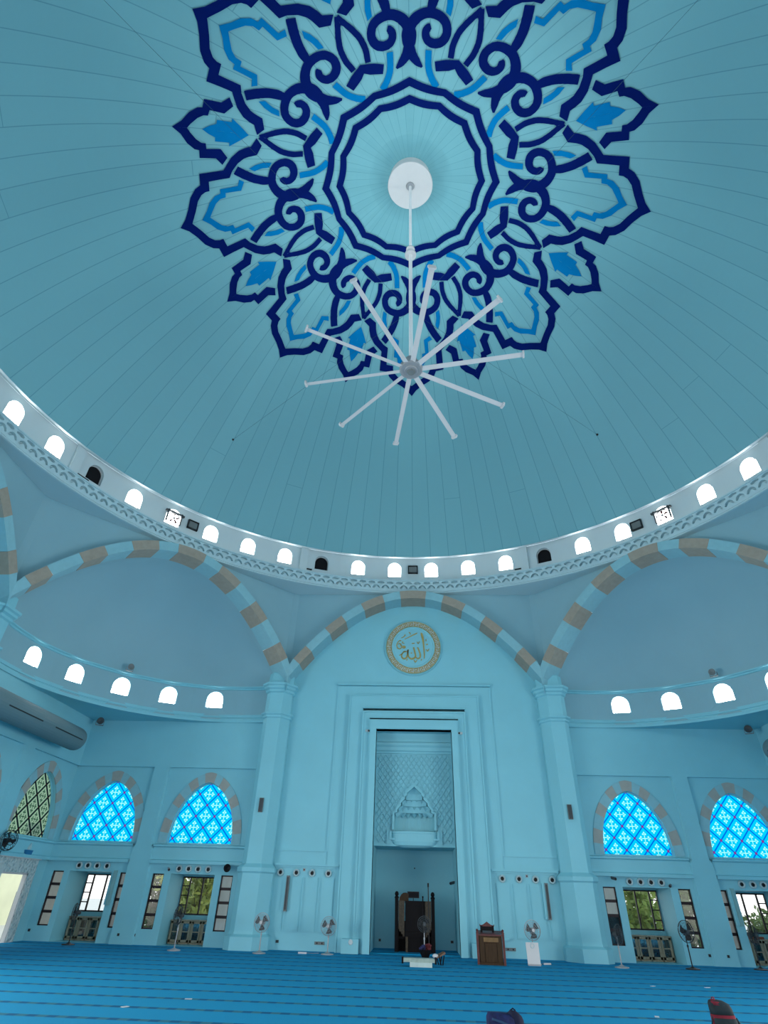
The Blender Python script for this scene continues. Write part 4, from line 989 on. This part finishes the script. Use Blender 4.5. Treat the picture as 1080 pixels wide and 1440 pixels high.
# bookcases in the niches
def bookcase(x, lab):
    o = thing('bookcase', lab, 'bookcase', (x, 17.02, 0), 0, 'low bookcases in the window niches'); w, d, h = 1.80, .44, .82; mb = MB()
    mb.box(-w / 2, w / 2, 0, d, 0, .06); mb.box(-w / 2 - .02, w / 2 + .02, -.02, d, h - .04, h); mb.box(-w / 2, w / 2, d - .03, d, 0, h); mb.box(-w / 2, w / 2, .02, d, .40, .43)
    for k in range(5): u = -w / 2 + w * k / 4; mb.box(max(u - .02, -w / 2), min(u + .02, w / 2), .0, d, 0, h)
    mb.build('carcass', shelfwood, o)
    for k in range(4):
        u0 = -w / 2 + w * k / 4 + .025; u1 = u0 + w / 4 - .05; dm = MB()
        for x0, x1, z0, z1 in ((u0, u1, .07, .15), (u0, u1, h - .12, h - .045), (u0, u0 + .075, .07, h - .045), (u1 - .075, u1, .07, h - .045)): dm.box(x0, x1, -.015, .012, z0, z1)
        dm.box(u0, u1, -.012, .01, .40, .44)
        dd = dm.build('door', shelfwood, o); g = MB(); g.quad((u0 + .07, 0, .14), (u1 - .07, 0, .14), (u1 - .07, 0, h - .11), (u0 + .07, 0, h - .11)); g.build('glass_pane', tinted, dd)
        kn = MB(); kn.ball((u1 - .03, -.03, .46), .014, 8, 6); kn.build('knob', grey_mt, dd)
    bk = MB(); rnd = random.Random(int(abs(x) * 10))
    for z in (.06, .43):
        u = -w / 2 + .05
        while u < w / 2 - .08:
            t = rnd.uniform(.02, .05); hh = rnd.uniform(.17, .27)
            if all(abs(u + t / 2 - (-w / 2 + w * k / 4)) > .05 for k in range(5)): bk.box(u, u + t * .92, .09, .30, z, z + hh, rnd.choice((0, 1, 2)))
            u += t
    b = bk.build('book_rows', [plain('book_blue', (.02, .06, .06), .6), plain('book_green', (.04, .10, .05), .6), plain('book_tan', (.22, .17, .09), .6)], o); b['kind'] = 'stuff'
    return o
bookcase(-9.45, 'tan glass-doored bookcase in the niche nearer the left pier'); bookcase(-13.91, 'tan glass-doored bookcase in the left corner niche behind a black fan')
bookcase(9.45, 'tan glass-doored bookcase in the niche nearer the right pier'); bookcase(13.91, 'tan glass-doored bookcase in the niche at the right edge')
redcl = plain('rust_cloth', (.25, .07, .035), .9, var=.25, scale=12)
o = thing('folded_cloth', 'rust red folded cloth on the bookcase at the right edge', 'cloth', (13.55, 17.2, .82)); mb = MB()
mb.loft([[(x * 1.0, y, z + .012 * sin(9 * x + 3 * y)) for x, y in ((-.62, -.16), (.5, -.18), (.55, .15), (-.6, .17))] for z in (0, .09)], 0, True, True); mb.loft([[(x, y, z) for x, y in ((-.5, -.14), (.3, -.15), (.32, .12), (-.5, .13))] for z in (.09, .15)], 0, True, True); mb.build('fabric', redcl, o)

# pedestal fans
def pedestal_fan(loc, head, lab, body, cage_m, h=.98, first_=[None], r=.30):
    o = thing('pedestal_fan', lab, 'fan', loc, 0, 'pedestal fans along the prayer wall')
    mb = MB(); mb.lathe([(0, 0), (.24, 0), (.24, .025), (.10, .05), (.045, .08), (.03, .09), (0, .09)], 24); mb.build('base', body, o)
    mb = MB(); mb.tube([(0, 0, .05), (0, 0, h * .62)], .02, 10); mb.tube([(0, 0, h * .6), (0, 0, h - .04)], .014, 10); mb.lathe([(0, h * .58), (.032, h * .58), (.032, h * .64), (0, h * .64)], 12); mb.build('pole', body, o)
    hd = MB(); hd.tube([(0, .14, .01), (0, .12, 0), (0, -.03, 0), (0, -.05, 0)], [.03, .07, .075, .03], 14); hd.box(-.03, .03, .0, .06, -.12, -.03); m_ = hd.build('motor', cage_m, o, (0, 0, h), head)
    cg = MB()
    for rr, y, t in ((r, -.07, .009), (r, -.10, .009), (r * .8, -.155, .004), (r * .55, -.175, .004), (r * .28, -.185, .006), (r * .75, .0, .004)): cg.tube([(rr * cos(2 * pi * k / 28), y, rr * sin(2 * pi * k / 28)) for k in range(28)], t, 5, closed=True)
    for k in range(24):
        a = 2 * pi * k / 24; c, s = cos(a), sin(a)
        cg.tube([(.05 * c, -.188, .05 * s), (r * .6 * c, -.173, r * .6 * s), (r * .9 * c, -.14, r * .9 * s), (r * c, -.09, r * s), (r * .85 * c, -.01, r * .85 * s), (.07 * c, .02, .07 * s)], .0028, 4)
    cg.lathe([(0, -.195), (.05, -.195), (.06, -.182), (0, -.182)], 16, axis='y')
    cg.build('cage', cage_m, m_)
    for k in range(3):
        b = MB(); a0 = 2 * pi * k / 3 + .5; A, B = [], []
        for i in range(7):
            t = i / 6; rr = .05 + (r * .88 - .05) * t; A.append((rr * cos(a0 - .25 - .1 * t), -.075, rr * sin(a0 - .25 - .1 * t))); B.append((rr * cos(a0 + .45 + .35 * sin(pi * t * .9)), -.125 + .02 * t, rr * sin(a0 + .45 + .35 * sin(pi * t * .9))))
        b.strip(A, B); b.build('blade', darkgrey if cage_m is grey_mt else black, m_)
    hb = MB(); hb.tube([(0, -.03, 0), (0, -.14, 0)], [.05, .035], 12); hb.build('hub', black, m_)
    return o
pedestal_fan((-13.40, 14.77, 0), -1.0, 'dark pedestal fan turned sideways before the left corner bookcase', black, darkgrey, 1.02)
pedestal_fan((-8.95, 14.03, 0), -.75, 'pedestal fan with silver pole turned before the inner left bookcase', grey_mt, darkgrey, 1.06)
pedestal_fan((-5.78, 14.20, 0), -.15, 'pedestal fan against the panelled wall beside the left pier', grey_mt, grey_mt, .92)
pedestal_fan((-3.30, 14.75, 0), -.1, 'pedestal fan beside the plinth block left of the niche', grey_mt, grey_mt, .86)
pedestal_fan((.34, 13.35, 0), .05, 'dark pedestal fan in front of the wooden throne', grey_mt, darkgrey, 1.06, r=.24)
pedestal_fan((4.25, 13.75, 0), .2, 'pedestal fan standing behind the white leaning board', grey_mt, grey_mt, .98)
pedestal_fan((7.30, 13.84, 0), .9, 'pedestal fan before the dark pane of the right narrow window', grey_mt, darkgrey, .94)
pedestal_fan((9.88, 14.20, 0), .35, 'large black pedestal fan between the right bookcase and narrow window', black, darkgrey, 1.08, r=.33)
pedestal_fan((12.62, 15.0, 0), .6, 'black pedestal fan before the bookcase at the right edge', black, darkgrey, 1.02)

# throne in the niche
th = thing('wooden_throne', 'tall dark carved wooden throne inside the prayer recess', 'throne', (0, 16.75, .03))
mb = MB()
for s in (-1, 1):
    mb.box(s * .76 - .07, s * .76 + .07, 0, .14, 0, 1.78); mb.lathe([(0, 1.78), (.09, 1.78), (.09, 1.82), (.055, 1.86), (.085, 1.92), (.06, 2.0), (0, 2.03)], 12, (s * .76, .07, 0))
mb.build('post', wood_d, th)
mb = MB(); mb.box(-.40, .44, .05, .10, .66, 1.66); mb.box(-.42, .46, .02, .12, 1.62, 1.70); mb.build('back_panel', wood_d, th)
for s in (-1, 1):
    mb = MB(); P = [(.68, 1.70), (.43, 1.70), (.43, .50), (.50, .50), (.50, .58), (.56, .58), (.56, .66), (.64, .66), (.64, .74), (.68, .74)]
    mb.prism([(s * x, z) for x, z in P], lambda u, v: (u, -.02, v), lambda u, v: (u, .05, v)); mb.build('carved_wing', wood_l, th)
mb = MB(); mb.prism([(-.66, 1.68), (-.26, 1.68), (-.26, 1.94), (-.36, 1.98), (-.48, 1.97), (-.58, 1.90), (-.64, 1.80)], lambda u, v: (u, .04, v), lambda u, v: (u, .09, v)); mb.build('arched_crest', wood, th)
mb = MB(); mb.box(-.66, .66, .10, .70, .42, .50); mb.box(-.40, .40, -.06, .10, .50, .66); mb.box(-.38, .46, .04, .10, 0, .64); mb.box(-.70, .70, .60, .68, 0, 1.0); mb.box(-.70, -.66, .1, .68, 0, .9); mb.box(.66, .70, .1, .68, 0, .9); mb.build('seat', wood_d, th)
mb = MB(); mb.box(-.38, -.29, -.02, .05, 0, .50); mb.build('leg', wood_l, th); mb = MB(); mb.box(.29, .38, -.02, .05, 0, .50); mb.build('leg', wood_d, th)
o = thing('display_clock', 'small black display board on top of the wooden throne', 'clock', (-.06, 16.80, 1.735)); mb = MB(); mb.box(-.25, .25, 0, .05, .09, .32); mb.build('case', black, o); mb = MB(); mb.box(-.22, .22, -.006, 0, .12, .29); mb.build('screen', void_m, o); mb = MB(); mb.box(-.015, .015, .01, .04, .0, .1); mb.build('stem', black, o)
o = thing('microphone_stand', 'thin upright microphone stand at the right post of the throne', 'microphone stand', (.57, 16.58, .03)); mb = MB(); mb.tube([(0, 0, 0), (0, 0, 2.2)], .02, 8); mb.build('pole', black, o); mb = MB(); mb.tube([(0, 0, 2.2), (0, -.02, 2.33)], .035, 10); mb.build('microphone', black, o); mb = MB(); mb.lathe([(0, 0), (.12, 0), (.12, .02), (.03, .04), (0, .04)], 16); mb.build('base', black, o)
o = thing('wooden_staff', 'short dark staff standing against the throne back', 'staff', (.34, 16.60, .03)); mb = MB(); mb.tube([(0, 0, 0), (0, .07, 1.82)], .022, 8); mb.build('shaft', wood_d, o); mb = MB(); mb.ball((0, .07, 1.84), .035, 8, 6); mb.build('knob', wood_d, o)
# lectern
lc = thing('lectern', 'brown wooden lectern with a carved crest, right of the niche', 'lectern', (2.66, 13.0, 0), radians(-3)); mb = MB()
mb.box(-.44, .44, .0, .40, 0, .06); mb.box(-.40, .40, .03, .38, .06, .80); mb.build('cabinet', wood, lc)
mb = MB()
for x0, x1, z0, z1 in ((-.38, -.22, .08, .74), (.22, .38, .08, .74), (-.20, .20, .08, .56), (-.24, .30, .62, .76)): mb.box(x0, x1, .0, .04, z0, z1)
mb.build('front_panel', wood, lc)
mb = MB(); mb.box(-.24, .28, -.012, 0, .63, .75); mb.build('name_board', plain('tan_board', (.17, .10, .04), .5, var=.2, scale=6), lc)
for s in (-1, 1):
    mb = MB(); mb.box(s * .45 - .04, s * .45 + .04, -.01, .07, 0, .88); mb.lathe([(0, .88), (.05, .88), (.03, .92), (.045, .96), (0, 1.0)], 10, (s * .45, .03, 0)); mb.build('post', red_wood, lc)
mb = MB(); mb.loft([[(-.46, .0, .80), (.46, .0, .80), (.46, .42, .90), (-.46, .42, .90)], [(-.46, .0, .84), (.46, .0, .84), (.46, .42, .94), (-.46, .42, .94)]], 0, True, True); mb.build('desk_top', red_wood, lc)
mb = MB(); mb.box(-.32, -.25, .20, .26, .86, 1.08); mb.box(.09, .16, .20, .26, .86, 1.08); mb.box(-.32, .16, .22, .25, .94, 1.08); mb.build('book_rest', wood_d, lc)
mb = MB(); mb.prism([(-.34, 1.06), (.18, 1.06), (.18, 1.13), (.14, 1.09), (.06, 1.11), (-.02, 1.16), (-.08, 1.20), (-.14, 1.16), (-.22, 1.11), (-.30, 1.09), (-.34, 1.13)], lambda u, v: (u, .21, v), lambda u, v: (u, .25, v)); mb.build('carved_crest', red_wood, lc)
# flower stand, low table, small stool
o = thing('flower_pot', 'small dark pot of red and violet flowers before the throne', 'flower pot', (.36, 12.75, 0)); mb = MB(); mb.lathe([(0, 0), (.13, 0), (.14, .04), (.09, .07), (.11, .14), (.21, .34), (.23, .37), (.19, .37), (.08, .2), (0, .2)], 18); mb.build('pot', wood_d, o)
for nm, c, P in (('red_flowers', plain('red_petals', (.12, .02, .025), .7, var=.3, scale=20), [(.12, .02, .46), (.18, -.04, .40), (.05, .0, .50), (.2, .05, .48), (.14, -.06, .52)]), ('violet_flowers', plain('violet_petals', (.02, .025, .09), .7, var=.3, scale=20), [(-.14, 0, .44), (-.08, -.05, .48), (-.2, .02, .40), (-.02, .04, .44)])):
    mb = MB()
    for p in P:
        p = (p[0] * .8, p[1] * .8, p[2] - .02); mb.ball(p, .048, 8, 6); mb.tube([(0, 0, .3), p], .008, 4)
        for k in range(5): a = 2 * pi * k / 5; mb.ball((p[0] + .04 * cos(a), p[1] + .04 * sin(a), p[2] + .02), .028, 6, 4)
    f_ = mb.build(nm, c, o)
    f_['kind'] = 'stuff'
greyst = plain('grey_green_fabric', (.30, .38, .34), .8, var=.2, scale=6); whitest = plain('pale_cloth', (.42, .52, .50), .8, var=.1, scale=6)
o = thing('low_table', 'low pale table with dark ends on the carpet before the throne', 'low table', (.12, 11.55, 0)); mb = MB(); mb.box(-.52, .56, -.16, .20, .12, .22); mb.build('top', greyst, o)
for s in (-1, 1): mb = MB(); mb.box(s * .54 - .03 + .02, s * .54 + .03 + .02, -.17, .21, .08, .24); mb.build('end_board', wood_d, o)
mb = MB(); mb.box(-.28, .44, -.2, .16, .0, .12); mb.build('base', whitest, o)
o = thing('small_stool', 'small brown and white folding stool beside the low table', 'stool', (.86, 12.35, 0), .4); mb = MB(); mb.loft([[(-.16, -.1, .18), (.14, -.12, .30), (.16, .1, .32), (-.14, .12, .2)], [(-.15, -.1, .22), (.14, -.12, .35), (.16, .1, .36), (-.14, .12, .24)]], 0, True, True); mb.build('seat', plain('brown_leather', (.16, .09, .05), .5), o)
for x0, y0, x1, y1 in ((-.1, -.1, -.02, -.1), (.1, -.1, .04, -.1), (-.1, .1, -.02, .1), (.1, .1, .04, .1)): mb = MB(); mb.tube([(x0, y0, .26), (x1, y1, 0)], .018, 6); mb.build('leg', wood_d, o)
mb = MB(); mb.ball((-.18, 0, .24), .09, 10, 6, 0, (1.2, 1, .7)); mb.build('white_pad', white_mt, o)
o = thing('leaning_board', 'plain white board standing before a fan right of the lectern', 'board', (4.16, 13.30, 0)); mb = MB(); mb.loft([[(-.22, y, z), (.22, y, z), (.22, y + .03, z), (-.22, y + .03, z)] for y, z in ((0, 0), (.10, .64))], 0, True, True); mb.build('panel', white_mt, o); mb = MB(); mb.box(-.215, .215, -.012, .02, 0, .05); mb.build('bottom_strip', grey_mt, o)
mb = MB(); mb.lathe([(.06, -.004), (.065, -.012), (.07, -.004)], 18, (0, .075, .55), axis='y'); mb.build('ring_mark', paint, o)
o = thing('power_strip', 'white power strip on the carpet beside the leaning board', 'power strip', (4.72, 13.95, 0), .3); mb = MB(); mb.box(-.14, .14, -.03, .03, 0, .05); mb.build('body', white_mt, o); mb = MB(); mb.tube([(-.14, 0, .03), (-.3, .1, .02), (-.36, .3, .3), (-.45, .1, .7)], .008, 5); mb.build('cable', grey_mt, o)
o = thing('power_strip', 'white power strip on the carpet left of the plinth fan', 'power strip', (-4.25, 14.75, 0), .05); mb = MB(); mb.box(-.16, .16, -.03, .03, 0, .05); mb.build('body', white_mt, o); mb = MB(); mb.tube([(.16, 0, .03), (.4, .1, .015), (.62, .1, .03)], .008, 5); mb.build('cable', grey_mt, o)
# scraps on the carpet
for x, y, w in ((6.56, 8.63, 'at right, second nearest the wall fan'), (8.09, 8.8, 'at right beyond the red backpack'), (4.84, 3.42, 'left of the red backpack'), (-4.64, 3.19, 'on the left half of the floor'), (-5.44, 1.98, 'nearest the left front edge')):
    mb = MB(); mb.box(-.07, .07, -.04, .04, 0, .006); q = mb.build('paper_scrap', white_mt, None, (x, y, .001), random.uniform(0, 2)); tag(q, 'tiny white paper scrap on the carpet ' + w, 'paper')

# bags in the foreground
navyf = plain('navy_fabric', (.006, .012, .065), .75, var=.4, scale=9); navyd = plain('dark_navy_fabric', (.006, .008, .03), .8, var=.3, scale=9); tealf = plain('blue_strap', (.012, .05, .12), .6); redf = plain('dark_red_fabric', (.16, .010, .022), .75, var=.25, scale=9); blackf = plain('black_fabric', (.012, .022, .026), .8, var=.3, scale=9)
def blob(sec, mat, name, par, n=20):
    """sec: list of (x, y, z, rx, rz) rings along x"""
    mb = MB(); rings = []
    for x, y, z, ry, rz in sec:
        R = []
        for k in range(n):
            a = 2 * pi * k / n; c, s = cos(a), sin(a); e = .62
            R.append((x, y + ry * math.copysign(abs(c) ** e, c), max(0.0, z + rz * math.copysign(abs(s) ** e, s))))
        rings.append(R)
    mb.loft(rings, 0, True, True); return mb.build(name, mat, par, smooth=True)
bg = thing('duffel_bag', 'navy and violet bag lying on the carpet, bottom middle', 'bag', (1.57, 1.25, 0), .05)
bg.scale = (.76, .8, .86)
blob([(-.42, 0, .12, .10, .10), (-.38, 0, .14, .15, .14), (-.1, 0, .14, .17, .14), (.16, 0, .13, .17, .13), (.24, 0, .12, .12, .11)], navyf, 'body', bg)
blob([(.05, .02, .16, .10, .10), (.14, 0, .17, .16, .15), (.26, 0, .15, .17, .15), (.36, 0, .12, .14, .12), (.40, 0, .1, .08, .08)], navyd, 'flap', bg)
mb = MB(); mb.loft([[(x, y - .005, z), (x, y, z + .035)] for x, y, z in ((-.41, -.10, .18), (-.3, -.165, .17), (-.1, -.185, .13), (.05, -.185, .09))], 0, False); mb.build('strap', tealf, bg)
mb = MB(); mb.tube([(.12, -.02, .31), (.18, -.03, .345), (.24, -.02, .31)], .014, 6); mb.build('handle', navyd, bg)
b2 = thing('backpack', 'black and dark red backpack standing on the carpet at right', 'backpack', (5.34, 1.45, 0), -.1)
b2.scale = (.92, .85, .80)
def upright(sec, mat, name, n=20, e=.6):
    mb = MB(); rings = []
    for z, x, y, rx, ry in sec:
        rings.append([(x + rx * math.copysign(abs(cos(2 * pi * k / n)) ** e, cos(2 * pi * k / n)), y + ry * math.copysign(abs(sin(2 * pi * k / n)) ** e, sin(2 * pi * k / n)), z) for k in range(n)])
    mb.loft(rings, 0, True, True); return mb.build(name, mat, b2, smooth=True)
upright([(0, 0, 0, .20, .14), (.03, 0, 0, .215, .15), (.25, 0, 0, .215, .15), (.38, -.01, .01, .205, .14)], redf, 'lower_body')
upright([(.22, 0, -.02, .20, .15), (.24, 0, -.02, .21, .155), (.31, 0, -.015, .205, .15), (.33, -.005, -.01, .2, .14)], blackf, 'belt')
upright([(.37, -.01, .01, .20, .138), (.48, -.015, .02, .195, .13), (.56, -.035, .02, .175, .115), (.605, -.07, .02, .12, .09), (.62, -.10, .02, .05, .05)], blackf, 'top')
upright([(.535, -.055, -.02, .12, .08), (.59, -.10, -.015, .085, .07), (.625, -.125, -.0, .035, .03), (.635, -.13, 0, .01, .01)], redf, 'hood')
mb = MB(); mb.tube([(-.13, 0, .60), (-.135, 0, .655), (-.10, 0, .66), (-.085, 0, .61)], .013, 6); mb.build('handle', redf, b2)
mb = MB(); mb.tube([(-.2, -.05, .36), (-.26, -.09, .2), (-.30, -.08, .05), (-.22, -.06, .02)], .012, 6); mb.tube([(.2, -.05, .34), (.25, -.08, .2), (.23, -.06, .05)], .02, 6); mb.build('strap', blackf, b2)

# ------------------------------------------------------------------ outdoors
mb = MB(); mb.box(-120, 120, 16.25, 160, -.5, -.3); mb.box(-120, -16.25, -60, 16.25, -.5, -.3); mb.box(16.25, 120, -60, 16.25, -.5, -.3)
tag(mb.build('ground', plain('pale_paving', (.62, .62, .58), .9, var=.08, scale=.4)), 'pale paved ground outside the low windows', 'ground', kind='structure')
def tree(x, y, h, rad, mat, seed, lab, low=.1, n=900):
    o = thing('tree', lab, 'tree', (x, y, -.3), 0, 'trees outside the low windows'); rnd = random.Random(seed)
    mb = MB(); mb.tube([(0, 0, 0), (.06, 0, h * .3), (-.04, .05, h * .7)], [.13, .10, .04], 8)
    for k in range(7):
        a = rnd.uniform(0, 6.28); z = h * rnd.uniform(.15, .5); mb.tube([(0, 0, z), (rad * .4 * cos(a), rad * .4 * sin(a), z + .5), (rad * .8 * cos(a), rad * .8 * sin(a), z + 1.1)], [.05, .035, .015], 6)
    mb.build('trunk', bark, o); lf = MB()
    cl = [(rnd.gauss(0, rad * .45), rnd.gauss(0, rad * .45), h * (low + (1 - low) * rnd.random() ** .9), rnd.uniform(.35, .7)) for _ in range(34)]
    for _ in range(n):
        c = rnd.choice(cl); p = Vector((c[0] + rnd.gauss(0, c[3] * .55), c[1] + rnd.gauss(0, c[3] * .55), max(.1, c[2] + rnd.gauss(0, c[3] * .5))))
        a = Vector((rnd.gauss(0, 1), rnd.gauss(0, 1), rnd.gauss(0, 1))).normalized(); b = a.cross(Vector((rnd.gauss(0, 1), rnd.gauss(0, 1), rnd.gauss(0, 1)))).normalized(); L = rnd.uniform(.13, .26)
        lf.add([p - a * L, p + b * L * .45, p + a * L, p - b * L * .45], [(0, 1, 2, 3)])
    lf.build('foliage', mat, o); return o
tree(-10.9, 22.0, 3.3, 1.5, leaf_c, 1, 'yellow-green tree seen through the inner left niche window', .06, 3200)
tree(-14.0, 25.6, 3.2, 1.2, leaf_b, 2, 'darker green tree seen through the left narrow window nearest the pilaster', .05, 2200)
tree(-7.2, 27.0, 3.4, 1.4, leaf_a, 3, 'green tree outside, right of the yellow-green one on the left', .05, 2200)
tree(10.6, 22.2, 3.3, 1.5, leaf_a, 4, 'bright green branching tree seen through the inner right niche window', .10, 2200)
tree(14.2, 25.8, 3.4, 1.3, leaf_b, 5, 'darker green tree seen through the right narrow window nearest the pilaster', .05, 2200)
tree(20.2, 29.0, 1.7, 1.2, leaf_b, 6, 'low green tree outside the window at the right edge', .05, 700)
bd = thing('outbuilding', 'pale cream building beyond the doorway on the left', 'building', (-27, 14, -.3)); mb = MB(); mb.box(-4, 0, -16, 21, 0, 9); mb.build('wall', plain('cream_render', (.80, .80, .55), .85, var=.12, scale=.5), bd)
mb = MB(); mb.box(-4.3, .5, -16.3, 21.3, 9, 9.4); mb.build('roof', ext_wall, bd)
for k in range(7): mb = MB(); mb.box(0, .06, -13 + 5 * k, -11.4 + 5 * k, 4.2, 5.8); mb.build('window', darkgrey, bd)
mb = MB(); mb.box(-18.4, -17.1, 20.0, 20.6, -.3, 3.2)
tag(mb.build('garden_wall', ext_wall), 'grey-beige outer wall seen through the narrow window in the left corner', 'wall', kind='structure')
o = thing('red_banner', 'narrow red banner post seen through the left doorway', 'banner', (-19.0, 19.42, -.3)); mb = MB(); mb.tube([(0, 0, 0), (0, 0, 1.9)], .03, 8); mb.build('post', grey_mt, o); mb = MB(); mb.box(-.015, .015, .02, .26, .6, 1.7); mb.build('flag', plain('red_cloth', (.75, .08, .05), .8), o)

# ------------------------------------------------------------------ light and camera
w = bpy.data.worlds.new('sky'); SC.world = w; w.use_nodes = True; nt = w.node_tree; bgn = nt.nodes['Background']
tc = N(nt, 'ShaderNodeTexCoord'); sp = N(nt, 'ShaderNodeSeparateXYZ'); nt.links.new(tc.outputs['Generated'], sp.inputs[0])
f = mth(nt, 'MINIMUM', mth(nt, 'MAXIMUM', mth(nt, 'MULTIPLY', sp.outputs[2], 2.0), 0), 1)
nt.links.new(mixc(nt, f, (1.0, .98, .97), (.80, .90, 1.0)), bgn.inputs[0]); bgn.inputs[1].default_value = 1.7
def area(name, loc, rot, sx, sy, power, col, spread=180):
    l = bpy.data.lights.new(name, 'AREA'); l.shape = 'RECTANGLE'; l.size = sx; l.size_y = sy; l.energy = power; l.color = col; l.spread = radians(spread)
    o = bpy.data.objects.new(name, l); COL.objects.link(o); o.location = loc; o.rotation_euler = rot; return o
area('rear_fill', (0, -15.9, 3.3), (pi / 2, 0, 0), 24, 6.2, 500, (1.0, .99, .97))  # added fill lamp behind the camera, at the unseen rear opening
area('left_side_fill', (-15.9, -0.9, 2.6), (0, -pi / 2, 0), 5, 11.2, 1480, (1.0, .99, .97), 140)  # added fill lamp out of view, brightens the hall from the left
area('right_side_fill', (15.9, -0.9, 2.6), (0, pi / 2, 0), 5, 11.2, 1480, (1.0, .99, .97), 140)  # added twin of the left fill lamp, also out of view
for k in range(8):                                     # spots added to brighten the crown, most without a modelled panel
    l = bpy.data.lights.new('added_crown_spot', 'SPOT'); l.energy = 1800; l.color = (.93, 1.0, 1.0); l.spot_size = radians(54); l.spot_blend = 1; l.shadow_soft_size = .35
    o = bpy.data.objects.new('added_crown_spot', l); COL.objects.link(o); p = Vector(on_ring(45 * k, 15.72, 17.15)); o.location = p
    o.rotation_euler = (Vector((0, 0, 28.0)) - p).to_track_quat('-Z', 'Y').to_euler()
cam = bpy.data.cameras.new('camera'); co = bpy.data.objects.new('camera', cam); COL.objects.link(co)
cam.sensor_fit = 'HORIZONTAL'; cam.sensor_width = 36; cam.lens = 36 * 768.6543 / 1080; cam.clip_end = 500; cam.clip_start = .05
R3 = [0.9985560801976693, 0.0472466618513607, 0.02556379557438368]; U3 = [0.006392500517891728, -0.577005929374721, 0.8167149401128544]; F3 = [-0.05333751622820897, 0.8153722526615176, 0.576474803397588]
co.matrix_world = Matrix(((R3[0], U3[0], -F3[0], .0404), (R3[1], U3[1], -F3[1], -11.5648), (R3[2], U3[2], -F3[2], 1.8041), (0, 0, 0, 1)))
SC.camera = co
SC.view_settings.view_transform = 'Standard'; SC.view_settings.look = 'None'; SC.view_settings.gamma = 1; SC.view_settings.use_curve_mapping = False
SC.view_settings.exposure = 0
SC.cycles.max_bounces = 10; SC.cycles.diffuse_bounces = 6; SC.cycles.transparent_max_bounces = 16; SC.cycles.use_denoising = True; SC.cycles.sample_clamp_indirect = 4
